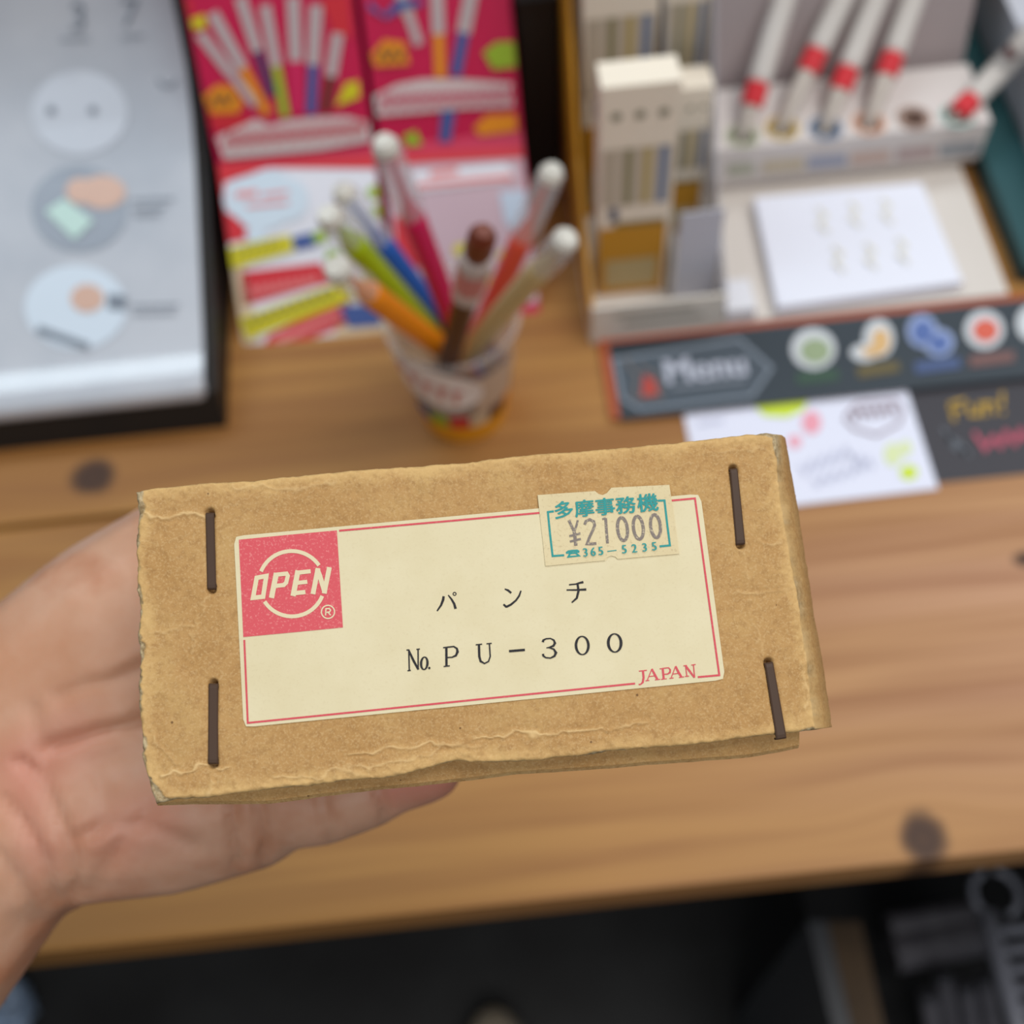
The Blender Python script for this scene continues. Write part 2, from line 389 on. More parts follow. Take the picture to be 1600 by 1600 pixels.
CREASES = [([(250, 1213), (285, 1204), (330, 1201), (356, 1199)], 1.0), ([(545, 1184), (600, 1173), (660, 1163), (730, 1158), (800, 1146), (880, 1141), (1010, 1132)], 0.9),
           ([(222, 802), (255, 799), (300, 801), (330, 803)], 0.9), ([(333, 1206), (331, 1225), (327, 1243)], 0.8), ([(430, 1214), (520, 1208), (620, 1190), (690, 1172), (760, 1160)], 0.6),
           ([(330, 925), (318, 945), (308, 970), (303, 1010)], 0.5), ([(1160, 856), (1170, 930), (1195, 1028)], 0.3), ([(1100, 712), (1160, 706), (1205, 712)], 0.4),
           ([(1180, 845), (1228, 842)], 0.5), ([(1145, 925), (1222, 922)], 0.5), ([(360, 760), (450, 765), (520, 750)], 0.5), ([(236, 1150), (262, 1180), (282, 1200)], 0.5),
           ([(230, 985), (300, 980)], 0.35), ([(1255, 1110), (1262, 1080), (1252, 1040)], 0.5)]
quad = np.array([F(*p)[:2]*1000 for p in LABEL]); inside = np.full(edge.shape, 1e9)
for a, b in zip(quad, np.roll(quad, -1, 0)):
    d = (b-a)/np.linalg.norm(b-a); inside = np.minimum(inside, -((XY-a)@nv(-d[1], d[0])))
keep = np.clip((-inside-0.2)/4.0, 0, 1)          # 0 under the label: the board stays flat there
Z = 0.12*smooth_noise(edge.shape, 31)*keep + 0.055*smooth_noise(edge.shape, 9)*keep*np.clip(1.6-edge/6, 0.25, 1)
Z += 0.10*smooth_noise(edge.shape, 4)*np.clip(1-edge/1.8, 0, 1)
crease = np.zeros_like(edge)
for pl, s in CREASES:
    p = [F(*q)[:2]*1000 for q in pl]
    wob = 0.35*smooth_noise(edge.shape, 8)+0.2*smooth_noise(edge.shape, 3); d = dist_poly(XY+np.dstack([wob, 0.45*smooth_noise(edge.shape, 14)+0.22*smooth_noise(edge.shape, 5)]), p)
    crease = np.maximum(crease, s*np.exp(-(d/0.17)**2)*np.clip(0.75+0.5*smooth_noise(edge.shape, 9), 0, 1)); Z += (0.16*np.exp(-(d/0.24)**2)-0.10*np.exp(-((d-0.7)/0.4)**2))*s*keep
for a, b, w0, w1 in STAPLES:
    d = dist_poly(XY, [F(*a)[:2]*1000, F(*b)[:2]*1000]); Z -= 0.42*np.clip(1.25-d/0.85, 0, 1)
    sa, sb = F(*a)[:2]*1000, F(*b)[:2]*1000; sd = (sb-sa)/np.linalg.norm(sb-sa)
    for e0, e1 in ((sa-sd*0.05, sa+sd*0.5), (sb-sd*0.5, sb+sd*0.05)): Z -= 1.5*np.clip(1.9-dist_poly(XY, [e0, e1])/0.40, 0, 1)
R_ = 0.75; q = np.clip(1-edge/R_, 0, 1); Z -= R_*(1-np.sqrt(1-q*q))*0.8
me_v = []; attr_e = []; attr_c = []; attr_t = []
def near(pt, rad): return rad*np.exp(-(np.linalg.norm(XY-F(*pt)[:2]*1000, axis=-1)/2.6)**2)
wob = 0.5*smooth_noise(edge.shape, 17)+0.4*smooth_noise(edge.shape, 7)+0.25*smooth_noise(edge.shape, 3)
tl = np.clip((0.40+0.65*wob+near((240, 1250), 2.2)+near((222, 785), 1.0)+near((228, 1000), 0.8)-eleft)/0.22, 0, 1)
tb_ = np.clip((0.02+0.22*wob+near((240, 1250), 1.2)+near((1268, 1135), 0.5)-ebot)/0.15, 0, 1)
tt_ = np.clip((near((1208, 690), 0.9)+0.12*wob-0.02-np.minimum(dist_poly(XY, XY[0, ::8]), dist_poly(XY, XY[::8, -1])))/0.2, 0, 1)
tornmap = np.maximum(np.maximum(tl, tb_), tt_); Z -= 0.22*tornmap*(1+0.7*smooth_noise(edge.shape, 3))
crease = np.maximum(crease, 0.75*np.exp(-(dist_poly(XY, XY[::8, -1])/0.35)**2)*np.clip(0.6+smooth_noise(edge.shape, 8)*0.4, 0, 1))
me_v = list((BO+np.dstack([XY/1000, Z[..., None]/1000])@BM.T).reshape(-1, 3))
attr_e = list(edge.ravel()); attr_c = list(crease.ravel()); attr_t = list(tornmap.ravel())
faces = [(j*NU+i, (j+1)*NU+i, (j+1)*NU+i+1, j*NU+i+1) for j in range(NVV-1) for i in range(NU-1)]
loop = [(0, i) for i in range(NU-1)]+[(j, NU-1) for j in range(NVV-1)]+[(NVV-1, i) for i in range(NU-1, 0, -1)]+[(j, 0) for j in range(NVV-1, 0, -1)]
BD = 0.055                                        # depth of the box
sil = curve(SILR, NVV, 0.8); ZF = -0.009
silL = np.array([F(px, py, ZF) for px, py in sil])
prev = [j*NU+i for j, i in loop]; nl = len(loop)
for k, z in enumerate((-0.0035, ZF, -0.025, -BD)):
    ring = []
    for j, i in loop:
        x, y = LOC[j, i, :2]
        wr = np.clip((U[j, i]-0.97)/0.03, 0, 1)
        t = {0: 0.45, 1: 1.0, 2: 1.0, 3: 0.85}[k]
        x = x+(silL[j, 0]-LOC[j, NU-1, 0])*t*wr
        y = y+(silL[j, 1]-LOC[j, NU-1, 1])*t*wr
        me_v.append(fw_(x, y, z)); ring.append(len(me_v)-1)
        attr_e.append((0.4 if U[j, i] < 0.01 else 2.0) if k == 0 else 5.0); attr_c.append(0); attr_t.append(0.7 if U[j, i] < 0.01 and k == 0 else 0.0)
    faces += [(prev[n], prev[(n+1) % nl], ring[(n+1) % nl], ring[n]) for n in range(nl)]
    prev = ring
faces.append(tuple(prev))
mb = MB(); mb.v = [tuple(p) for p in me_v]; mb.f = faces
lid = build('lid', mb, CARD, box, smooth=True)
def setattrs(o, **kw):
    for k, vals in kw.items():
        a = o.data.attributes.new(k, 'FLOAT', 'POINT'); a.data.foreach_set('value', np.array(vals, np.float32))
setattrs(lid, edge=attr_e, crease=attr_c, torn=attr_t)
# tray: the lower half of the box peeping out below the lid's ragged edge
TRB = [(246, 1259), (325, 1257), (419, 1256), (480, 1249), (544, 1240), (640, 1230), (700, 1224), (810, 1211), (900, 1205), (993, 1198), (1080, 1191), (1171, 1183), (1248, 1169)]
tb = curve(TRB, 140, 0.9); mb = MB(); vs = []
for px, py in tb:
    x, y, _ = F(px, py, -0.0070)
    for yy, z in ((y+0.010, -0.0020), (y+0.0006, -0.0064), (y, -0.0072), (y, -BD+0.004), (y+0.010, -BD+0.004)): vs.append(fw_(x, yy, z))
fs = [(5*i+k, 5*(i+1)+k, 5*(i+1)+(k+1) % 5, 5*i+(k+1) % 5) for i in range(len(tb)-1) for k in range(5)]
fs += [tuple(range(5)), tuple(range(5*len(tb)-5, 5*len(tb)))]
tray = build('tray', mb.add(vs, fs), CARD, box)
nvt = len(tray.data.vertices); setattrs(tray, edge=[2.2 if i % 5 == 2 else 6 for i in range(nvt)], crease=[0]*nvt, torn=[0.25 if i % 5 == 2 else 0 for i in range(nvt)])
# staples
for a, b, w0, w1 in STAPLES:
    a, b = np.array(a, float), np.array(b, float); d = b-a; L = np.linalg.norm(d); d /= L; n = nv(-d[1], d[0])
    st = [(0, -0.9), (0.0, 0.05), (0.02, 0.28), (0.06, 0.36), (0.5, 0.38), (0.94, 0.36), (0.98, 0.26), (1, 0.02), (1.0, -0.9)]
    mb = MB(); vs = []
    for t, z in st:
        w = (w0+(w1-w0)*t)*0.5*1.05; p = a+d*(L*t)
        inz = z-0.5 if 0.05 < t < 0.95 else z-0.1
        tt = 0.025 if t < 0.5 else -0.025
        pin = p+d*L*(tt if t in (0, 1.0) else 0)
        for q, zz in ((p+n*w, z-0.12), (p+n*w*0.72, z), (p-n*w*0.72, z), (p-n*w, z-0.12), (pin-n*w, inz-0.1), (pin+n*w, inz-0.1)):
            c = F(*q); vs.append(fw_(c[0], c[1], zz/1000-0.00012))
    k = 6; fs = [(k*i+j, k*i+(j+1) % k, k*(i+1)+(j+1) % k, k*(i+1)+j) for i in range(len(st)-1) for j in range(k)]
    o = build('staple', mb.add(vs, fs+[tuple(range(k)), tuple(range(k*len(st)-k, k*len(st)))]), STAPLE, box)
# label
ln = 24; mb = MB(); vs = []
for j in range(ln+1):
    for i in range(ln*2+1):
        u, v = i/(2*ln), j/ln
        p = (1-v)*((1-u)*nv(*LABEL[0])+u*nv(*LABEL[1]))+v*((1-u)*nv(*LABEL[3])+u*nv(*LABEL[2]))
        for cx, cy in ((0, 0), (1, 0), (1, 1), (0, 1)):   # softly rounded corners
            if (u, v) == (cx, cy): p = p+(nv(800, 950)-p)/np.linalg.norm(nv(800, 950)-p)*4
        vs.append(FM(0.00016)(*p))
n2 = 2*ln+1
label = build('label', mb.add(vs, [(j*n2+i, (j+1)*n2+i, (j+1)*n2+i+1, j*n2+i+1) for j in range(ln) for i in range(2*ln)]), LABELP, box)
for p in [0]: pass
P1 = FM(0.00022); P2 = FM(0.00027)
def z1(x, y): return (360+x/4.0, 740+y/4.0)
def z2(x, y): return (820+x/4.70588, 740+y/4.70588)
def z3(x, y): return (600+x/3.8095, 880+y/3.8095)
def strokes(mb, lst, zf, zb, k, fat=1.0):         # lst of (points, width[s], closed); each stroke a hair above the last
    for si, it in enumerate(lst):
        pts, w = it[0], it[1]; cl = len(it) > 2 and it[2]; fmap = FM(zb+si*2e-6)
        w = [q*fat for q in w] if hasattr(w, '__len__') else w*fat
        ww = [q/k for q in w] if hasattr(w, '__len__') else w/k
        mb.ribbon([zf(*p) for p in pts], ww, fmap, cl)
mb = MB().ribbon([(530, 829.5), (700, 814.5), (900, 796.5), (1085.5, 779), (1104, 915), (1123.5, 1055), (1090, 1058)], 3.0, P1)
mb.ribbon([(382, 1000), (387.5, 1129.5), (560, 1112), (760, 1091.5), (992, 1068)], 3.0, P1)
build('red_border', mb, REDL, label, fix=False)
mb = MB().poly([(373.5, 843.5), (450, 836), (526.5, 829), (531, 900), (536, 980.5), (460, 988), (380.5, 995.5)], P1)
logo = build('logo_square', mb, RED, label, fix=False)
mb = MB()
def arc(cx, cy, rx, ry, a0, a1, n=26): return [(cx+rx*math.cos(math.radians(a0+(a1-a0)*i/n)), cy-ry*math.sin(math.radians(a0+(a1-a0)*i/n))) for i in range(n+1)]
strokes(mb, [(arc(384, 689, 206, 204, 24+10, 150+8), 24), (arc(386, 689, 204, 204, 205+8, 330+8), 24),
             ([(166, 652), (226, 641), (206, 770), (143, 777)], 28, True),
             ([(258, 778), (289, 622)], 33), ([(276, 634), (352, 626), (360, 640), (350, 682), (335, 697), (272, 704)], 26),
             ([(393, 766), (424, 606)], 33), ([(412, 621), (503, 611)], 26), ([(400, 686), (482, 677)], 25), ([(385, 750), (470, 741)], 27),
             ([(517, 754), (549, 592)], 30), ([(543, 596), (560, 640), (592, 746)], 30), ([(587, 750), (620, 586)], 30),
             (arc(611, 865, 41, 41, 0, 345), 8, True), ([(596, 888), (598, 845), (620, 845), (627, 854), (620, 866), (598, 868)], 8), ([(612, 868), (628, 886)], 8)], z1, 0.00027, 4.0)
build('logo_lettering', mb, CREAM, label, fix=False)
def ell(cx, cy, rx, ry, tilt, n=28):
    return [(cx+rx*math.cos(a)+tilt*math.sin(a)*ry, cy+ry*math.sin(a)) for a in [2*math.pi*i/n for i in range(n)]]
def ellw(thin, thick, n=28): return [thin+(thick-thin)*abs(math.cos(2*math.pi*i/n))**1.3 for i in range(n)]
mb = MB()
strokes(mb, [([(355, 197), (352, 218), (340, 250), (316, 285)], [10, 11, 9, 6]), ([(382, 190), (402, 215), (418, 243), (426, 272)], [5, 8, 10, 11]), (ell(420, 183, 9, 9, 0, 14), 4, True),
             ([(718, 154), (738, 162), (757, 178)], [5, 9, 9]), ([(711, 245), (729, 262)], [8, 9]), ([(727, 261), (755, 247), (785, 222), (804, 195), (815, 164)], [9, 9, 8, 8, 6]),
             ([(1101, 129), (1140, 125), (1160, 119), (1186, 113)], [6, 6, 8, 10]), ([(1086, 160), (1140, 160), (1203, 157)], [6, 7, 10]), ([(1151, 121), (1157, 165), (1147, 208), (1117, 235)], [9, 10, 9, 6]),
             ([(148, 520), (151, 640)], [6, 6]), ([(134, 517), (152, 516)], 5), ([(140, 640), (160, 638)], 5), ([(148, 520), (176, 580), (205, 633)], [8, 10, 9]), ([(203, 512), (204, 633)], 6), ([(193, 513), (214, 511)], 5),
             (ell(240, 596, 19, 37, -0.05), ellw(5, 10), True), (ell(270, 624, 2.5, 3, 0, 10), 6, True),
             ([(371, 500), (372, 612)], [10, 10]), ([(352, 503), (372, 501), (415, 496), (434, 508), (438, 527), (428, 550), (405, 560), (372, 562)], [5, 6, 6, 8, 11, 9, 6, 5]), ([(355, 615), (392, 611)], 5),
             ([(565, 484), (567, 555), (575, 584), (598, 597), (622, 585), (632, 555), (627, 480)], [10, 10, 9, 6, 6, 6, 6]), ([(546, 486), (584, 482)], 5), ([(610, 480), (641, 477)], 5),
             ([(744, 524), (838, 516)], 10),
             ([(945, 470), (948, 458), (965, 450), (990, 448), (1010, 458), (1017, 476), (1008, 492), (982, 502), (966, 504)], [11, 8, 6, 5, 7, 10, 9, 6, 4]),
             ([(980, 502), (1010, 512), (1023, 533), (1014, 553), (990, 565), (962, 562), (948, 552), (946, 540)], [5, 7, 11, 9, 6, 6, 8, 10]),
             (ell(1179, 490, 37, 54, 0.02), ellw(5, 11), True), (ell(1372, 475, 38, 54, 0.02), ellw(5, 12), True)], z3, 0.00022, 3.8095, 1.4)
build('black_lettering', mb, BLACK, label, fix=False)
mb = MB()
strokes(mb, [([(867, 1448), (872, 1500), (866, 1535), (850, 1550), (836, 1551)], [12, 12, 11, 7, 8]), ([(838, 1453), (896, 1446)], 6),
             ([(932, 1438), (898, 1522)], [5, 5]), ([(932, 1436), (955, 1480), (974, 1514)], [11, 13, 12]), ([(912, 1492), (960, 1487)], 5), ([(886, 1524), (914, 1520)], 5), ([(956, 1517), (994, 1512)], 5),
             ([(1012, 1432), (1020, 1510)], [12, 12]), ([(990, 1436), (1030, 1430), (1056, 1428), (1068, 1442), (1066, 1462), (1048, 1474), (1016, 1476)], [5, 6, 6, 8, 10, 7, 5]), ([(1000, 1513), (1042, 1508)], 5),
             ([(1106, 1418), (1074, 1504)], [5, 5]), ([(1106, 1416), (1128, 1460), (1150, 1496)], [11, 13, 12]), ([(1086, 1474), (1135, 1468)], 5), ([(1062, 1506), (1092, 1502)], 5), ([(1132, 1499), (1170, 1494)], 5),
             ([(1180, 1412), (1190, 1490)], [6, 6]), ([(1164, 1414), (1190, 1410)], 5), ([(1176, 1492), (1206, 1488)], 5), ([(1180, 1412), (1212, 1455), (1246, 1500)], [10, 12, 9]), ([(1238, 1406), (1247, 1500)], 6), ([(1222, 1408), (1254, 1403)], 5)], z2, 0.00022, 4.70588, 1.3)
build('red_lettering', mb, REDL, label, fix=False)
# price sticker
P3 = FM(0.00034); P4 = FM(0.00040)
st = [(93, 160), (300, 145), (515, 131), (540, 152), (570, 160), (600, 146), (635, 106), (850, 95), (1060, 85), (1083, 240), (1108, 420), (1132, 592), (900, 611), (680, 630), (664, 613), (632, 605), (603, 618), (590, 640), (370, 660), (150, 681), (132, 500), (112, 330)]
mb = MB(); kk = len(st)
top_ = [P3(*z2(*p)) for p in st]; bot_ = [FM(0.00018)(*z2(*p)) for p in st]
mb.add(top_+bot_, [tuple(range(kk))]+[(i, (i+1) % kk, kk+(i+1) % kk, kk+i) for i in range(kk)])
sticker = build('price_sticker', mb, STICKP, box, fix=False)
mb = MB()
strokes(mb, [([(212, 280), (168, 285), (184, 445), (203, 608), (288, 602)], 15), ([(975, 202), (1024, 200), (1043, 365), (1064, 530), (988, 537)], 15), ([(605, 574), (672, 566)], 7)], z2, 0.00040, 4.70588)
ex = nv(1, -0.095); ey = nv(-0.10, -1.0); zz = 0.00044
for ch, cx, cy, s in (('多', 285, 268, 150), ('摩', 436, 257, 148), ('事', 588, 245, 150), ('務', 740, 234, 148), ('機', 900, 216, 158)):
    for k in range(9):                            # brush-heavy strokes
        a = 2*math.pi*k/8; o = (0, 0) if k == 8 else (3.4*math.cos(a), 2.6*math.sin(a)); zz += 2e-6
        add_text(mb, ch, z2(cx+o[0], cy+o[1]), ex*s*1.0/4.70588, ey*s*0.88/4.70588, FM(zz))
for ch, cx, cy in (('3', 443, 582), ('6', 500, 577), ('5', 556, 571), ('5', 728, 559), ('2', 802, 552), ('3', 877, 545), ('5', 948, 537)):
    for k in range(3):
        zz += 2e-6; add_text(mb, ch, z2(cx+(k-1)*2.0, cy), ex*88/4.70588*0.92, ey*88/4.70588, FM(zz))
mb.poly([z2(*p) for p in [(300, 578), (318, 566), (350, 562), (384, 560), (401, 570), (398, 584), (380, 584), (372, 575), (330, 580), (322, 590), (302, 592)]], P4)
strokes(mb, [([(332, 588), (318, 614), (398, 606), (370, 584)], 14, True), ([(344, 582), (343, 592)], 10), ([(366, 580), (368, 590)], 10)], z2, 0.00040, 4.70588)
build('teal_print', mb, TEAL, sticker, fix=False)
mb = MB()
strokes(mb, [([(322, 345), (338, 380), (362, 430)], 20), ([(388, 345), (378, 385), (362, 430)], 16), ([(362, 430), (368, 480), (374, 532)], 24), ([(326, 462), (408, 442)], 16), ([(330, 502), (410, 482)], 16),
             ([(438, 378), (448, 352), (476, 340), (505, 355), (512, 382), (500, 415), (476, 465), (456, 518), (492, 519), (524, 515)], 20),
             ([(568, 338), (592, 328)], 14), ([(592, 330), (598, 420), (606, 515)], 20),
             (ell(716, 410, 36, 84, 0.10), 23, True), (ell(832, 400, 36, 84, 0.10), 23, True), (ell(958, 388, 36, 84, 0.10), 23, True)], z2, 0.00040, 4.70588)
build('faded_price', mb, GREYI, sticker, fix=False)

# ------------------------------------------------------------------ hand
def H(px, py, r, dz=0.0): return fw_(*F(px, py, -BD-r-dz)), r
def chain(vs, fs, pts):
    for (p0, r0), (p1, r1) in zip(pts[:-1], pts[1:]):
        n = max(2, int(np.linalg.norm(p1-p0)/(min(r0, r1)*0.25)))
        for i in range(n+1):
            t = i/n; SPH.append((p0+(p1-p0)*t, r0+(r1-r0)*t))
SPH = []
ub = bmesh.new(); bmesh.ops.create_icosphere(ub, subdivisions=2, radius=1)
ICO_V = np.array([v.co for v in ub.verts]); ICO_F = [tuple(v.index for v in f.verts) for f in ub.faces]; ub.free()
mm = 0.001
CH = [[H(-1150, 2750, 40*mm, .02), H(-420, 1830, 34*mm, .01), H(-200, 1560, 24*mm, .006), H(-8, 1325, 20.5*mm, 0.003), H(110, 1262, 20*mm, .001)],
      [H(-1300, 2600, 40*mm, .02), H(-520, 1720, 34*mm, .01), H(-330, 1440, 26*mm, .008), H(-120, 1235, 22*mm, .006), H(60, 1082, 21*mm, .002), H(180, 985, 21*mm), H(300, 900, 19*mm)],
      [H(-200, 1400, 24*mm, .007), H(30, 1200, 21*mm, .003), H(200, 1110, 19*mm, .001)],
      [H(30, 1290, 19*mm, .002), H(150, 1268, 19.5*mm), H(270, 1258, 19*mm), H(380, 1240, 17*mm)],
      [H(60, 1150, 20*mm, .002), H(180, 1040, 22*mm), H(290, 960, 18*mm)],
      [H(150, 1160, 18*mm, .004), H(420, 1150, 15*mm, .004)], [H(150, 1080, 18*mm, .006), H(440, 1060, 15*mm, .004)], [H(200, 1000, 17*mm, .008), H(450, 985, 14*mm, .004)],
      [H(290, 960, 16*mm), H(400, 900, 12*mm), H(520, 880, 10.5*mm), H(600, 885, 9*mm)],                                   # thumb
      [H(390, 1232, 13.5*mm), H(500, 1250, 9.8*mm), H(575, 1232, 8.6*mm), H(625, 1205, 7.8*mm)],                           # little finger
      [H(420, 1150, 13.5*mm), H(560, 1185, 9.8*mm), H(640, 1200, 8.8*mm), H(668, 1196, 8*mm)],                               # ring finger
      [H(440, 1060, 13.5*mm), H(650, 1075, 10.5*mm), H(800, 1080, 9.2*mm), H(880, 1075, 8.2*mm)],                           # middle finger
      [H(450, 985, 13.5*mm), H(650, 975, 10.2*mm), H(790, 965, 9*mm), H(860, 960, 8*mm)]]                                   # index finger
for c in CH: chain(None, None, c)
mb = MB()
for p, r in SPH: mb.add(p+ICO_V*r*1.015, ICO_F)
tmp = build('hand_form', mb, None, origin=(0, 0, 0), fix=False)
md = tmp.modifiers.new('r', 'REMESH'); md.mode = 'VOXEL'; md.voxel_size = 0.0014
md = tmp.modifiers.new('s', 'SMOOTH'); md.factor = 0.5; md.iterations = 14
dg = bpy.context.evaluated_depsgraph_get(); dg.update()
hm = bpy.data.meshes.new_from_object(tmp.evaluated_get(dg)); old = tmp.data
bpy.data.objects.remove(tmp); bpy.data.meshes.remove(old)
hm.name = 'hand'
nvh = len(hm.vertices); co = np.empty(nvh*3); hm.vertices.foreach_get('co', co); co = co.reshape(-1, 3)
no = np.empty(nvh*3); hm.vertices.foreach_get('normal', no); no = no.reshape(-1, 3)
d = co-CAM; dep = d@FW; hp = np.stack([800+F_PX*(d@RIGHT)/dep, 800-F_PX*(d@UP)/dep], 1)
facing = np.clip(-(no*(d/np.linalg.norm(d, axis=1)[:, None])).sum(1), 0, 1)
SKC = [([(240, 1122), (200, 1136), (150, 1146), (110, 1160), (80, 1168)], 2.6, 13), ([(104, 1424), (116, 1380), (112, 1330), (88, 1270), (62, 1215), (30, 1190)], 1.6, 9), ([(86, 1410), (70, 1350), (40, 1290), (5, 1250)], 1.3, 9), ([(60, 1440), (30, 1380), (-10, 1330)], 1.0, 10),
       ([(366, 1375), (370, 1330), (362, 1260)], 1.7, 8), ([(411, 1370), (414, 1310), (404, 1240)], 2.0, 7), ([(520, 1330), (512, 1285), (500, 1240)], 1.2, 8),
       ([(230, 1040), (180, 1062), (130, 1072), (90, 1090)], 1.0, 13), ([(120, 1310), (170, 1288), (230, 1290), (300, 1320)], 0.9, 12), ([(604, 1300), (600, 1260), (590, 1235)], 1.6, 7), ([(135, 1400), (180, 1330), (235, 1262)], 0.9, 13), ([(75, 1205), (60, 1160), (50, 1110)], 0.8, 14), ([(150, 1210), (165, 1250), (150, 1300)], 0.8, 12)]
disp = np.zeros(nvh)
for pl, a, w in SKC: disp -= a*mm*np.exp(-(dist_poly(hp, pl)/w)**2)
co = co+no*(disp*np.clip(facing*2, 0, 1))[:, None]
hm.vertices.foreach_set('co', co.ravel())
flush = 0.5*np.exp(-(dist_poly(hp, [(110, 1160), (80, 1180)])/60)**2)+0.5*np.exp(-(dist_poly(hp, [(190, 1300), (240, 1280)])/60)**2)+0.5*np.exp(-(dist_poly(hp, [(20, 1200), (60, 1330)])/45)**2)+0.8*np.exp(-(dist_poly(hp, [(620, 1230), (690, 1225)])/35)**2)
wrist = nv(*H(-200, 1480, 24*mm, .006)[0])
hand = link('hand', hm, SKIN, origin=tuple(wrist), smooth=True)
setattrs(hand, flush=np.clip(flush*0.9, 0, 0.85))
tag(hand, 'bare left hand and wrist gripping the cardboard box from behind', 'hand')

# ------------------------------------------------------------------ clear-covered leaflet stand on the left
SX0, SX1 = -0.36, -0.131
stand = thing('leaflet_stand', (-0.245, 0.42, 0), 'black countertop stand with grey leaflet under glossy clear cover', 'display stand')
prof = [(0.3265, 0.0), (0.3325, 0.0205), (0.352, 0.0255), (0.372, 0.0300), (0.395, 0.037), (0.442, 0.050), (0.483, 0.072), (0.51, 0.11), (0.53, 0.17), (0.58, 0.17), (0.58, 0.0)]
build('base', MB().prism(prof, SX0-0.012, SX1+0.0045), BLACKP, stand, bevel=0.001)
sp = [(0.3300, 0.0190), (0.3298, 0.0225), (0.3312, 0.0252), (0.3345, 0.0266), (0.340, 0.0274), (0.346, 0.0283), (0.352, 0.0294), (0.358, 0.0309), (0.372, 0.0350), (0.3954, 0.0420), (0.42, 0.0492), (0.4424, 0.0560), (0.463, 0.0645), (0.4826, 0.0770), (0.4975, 0.0985), (0.512, 0.13), (0.522, 0.165)]
mb = MB(); vs = []; xs = [SX0, SX1-0.004, SX1-0.0012, SX1]
for yi, (y, z) in enumerate(sp):
    for xi, x in enumerate(xs):
        yy = y
        if yi < 4 and xi == 3: yy = y+0.0045*(1-yi/4)
        if yi < 4 and xi == 2: yy = y+0.0012*(1-yi/4)
        vs.append((x, yy, z))
k = len(xs); n = len(sp)
vs2 = [(x, y+0.0007, z-0.0022) for x, y, z in vs]
fs = [(i*k+j, i*k+j+1, (i+1)*k+j+1, (i+1)*k+j) for i in range(n-1) for j in range(k-1)]
off = len(vs); rim = [(0, j) for j in range(k)]+[(i, k-1) for i in range(1, n)]+[(n-1, j) for j in range(k-2, -1, -1)]+[(i, 0) for i in range(n-2, 0, -1)]
rim = [i*k+j for i, j in rim]
mb.add(vs, fs); mb.add(vs2, [f[::-1] for f in fs])
for i in range(len(rim)):
    a, b = rim[i], rim[(i+1) % len(rim)]; mb.add([vs[a], vs[b], vs2[b], vs2[a]], [(0, 1, 2, 3)])
LEAFM = noise_mat('grey_leaflet', rgb(172, 178, 188), rgb(190, 194, 202), 14, 0.45, (1, 1, 1), 0.4)
LEAFM.node_tree.nodes['Principled BSDF'].inputs['Coat Weight'].default_value = 1.0
LEAFM.node_tree.nodes['Principled BSDF'].inputs['Coat Roughness'].default_value = 0.07
sheet = build('leaflet_sheet', mb, LEAFM, stand, smooth=True, fix=False)
def sheetmap(eps):
    def f(px, py):
        best = None
        for (y0, q0), (y1, q1) in zip(sp[2:-1], sp[3:]):
            nrm = nv(0, -(q1-q0), y1-y0); nrm /= np.linalg.norm(nrm)
            p = onplane(px, py, nv(0, y0, q0)+nrm*eps, nrm)
            if y0-0.004 <= p[1] <= y1+0.0005: best = p; break
        return best if best is not None else onplane(px, py, nv(0, sp[11][0], sp[11][1]), nv(0, -.4, .9))
    return f
SM, SM2, SM3 = sheetmap(0.0006), sheetmap(0.0010), sheetmap(0.0014)
def gdisc(mb, cx, cy, rx, ry, fmap, rings=4, n=28):
    vs = [fmap(cx, cy)]; fs = []
    for r in range(1, rings+1):
        for i in range(n): a = 2*math.pi*i/n; vs.append(fmap(cx+rx*r/rings*math.cos(a), cy+ry*r/rings*math.sin(a)))
    fs += [(0, 1+i, 1+(i+1) % n) for i in range(n)]
    fs += [(1+(r-1)*n+i, 1+r*n+i, 1+r*n+(i+1) % n, 1+(r-1)*n+(i+1) % n) for r in range(1, rings) for i in range(n)]
    return mb.add(vs, fs)
PALE = C('pale_print', 196, 202, 212, 0.25); MIDG = C('mid_grey_print', 148, 156, 168, 0.25); SKP = C('printed_skin', 206, 170, 152, 0.3); MINT = C('printed_mint', 186, 214, 206, 0.3); SLATE = C('printed_slate', 92, 106, 122, 0.3); PALE2 = C('pale_blue_print', 206, 218, 230, 0.25)
for (cx, cy, rx, ry, M) in ((124, 176, 76, 66, PALE), (124, 326, 76, 68, MIDG), (118, 480, 80, 66, PALE2)):
    build('round_picture', gdisc(MB(), cx, cy, rx, ry, SM), M, sheet, fix=False)
mb = MB(); gdisc(mb, 160, 300, 36, 26, SM2); gdisc(mb, 125, 298, 22, 20, sheetmap(0.0011))
build('printed_hand', mb, SKP, sheet, fix=False); build('printed_hand', gdisc(MB(), 136, 466, 26, 22, SM2), SKP, sheet, fix=False)
build('printed_cards', MB().poly([(70, 330), (100, 310), (146, 345), (116, 374)], SM3), MINT, sheet, fix=False)
PGY = C('printed_grey', 122, 130, 142, 0.3)
def mark(name, fn):
    q_ = MB(); fn(q_); build(name, q_, PGY, sheet, fix=False)
mark('printed_sleeve', lambda m_: m_.poly([(168, 458), (198, 462), (196, 484), (168, 482)], SM3))
mark('printed_card_edge', lambda m_: m_.poly([(60, 508), (140, 536), (136, 546), (56, 520)], SM3))
for x in (80, 145): mark('printed_dot', lambda m_: m_.disc(x, 172, 7, 6, SM3))
for x0, y0, x1 in ((205, 312, 272), (205, 325, 260), (208, 336, 250), (206, 478, 280), (206, 490, 275), (190, 58, 225), (95, 62, 140)): mark('text_line', lambda m_: m_.ribbon([(x0, y0), (x1, y0-2)], 3, SM3))
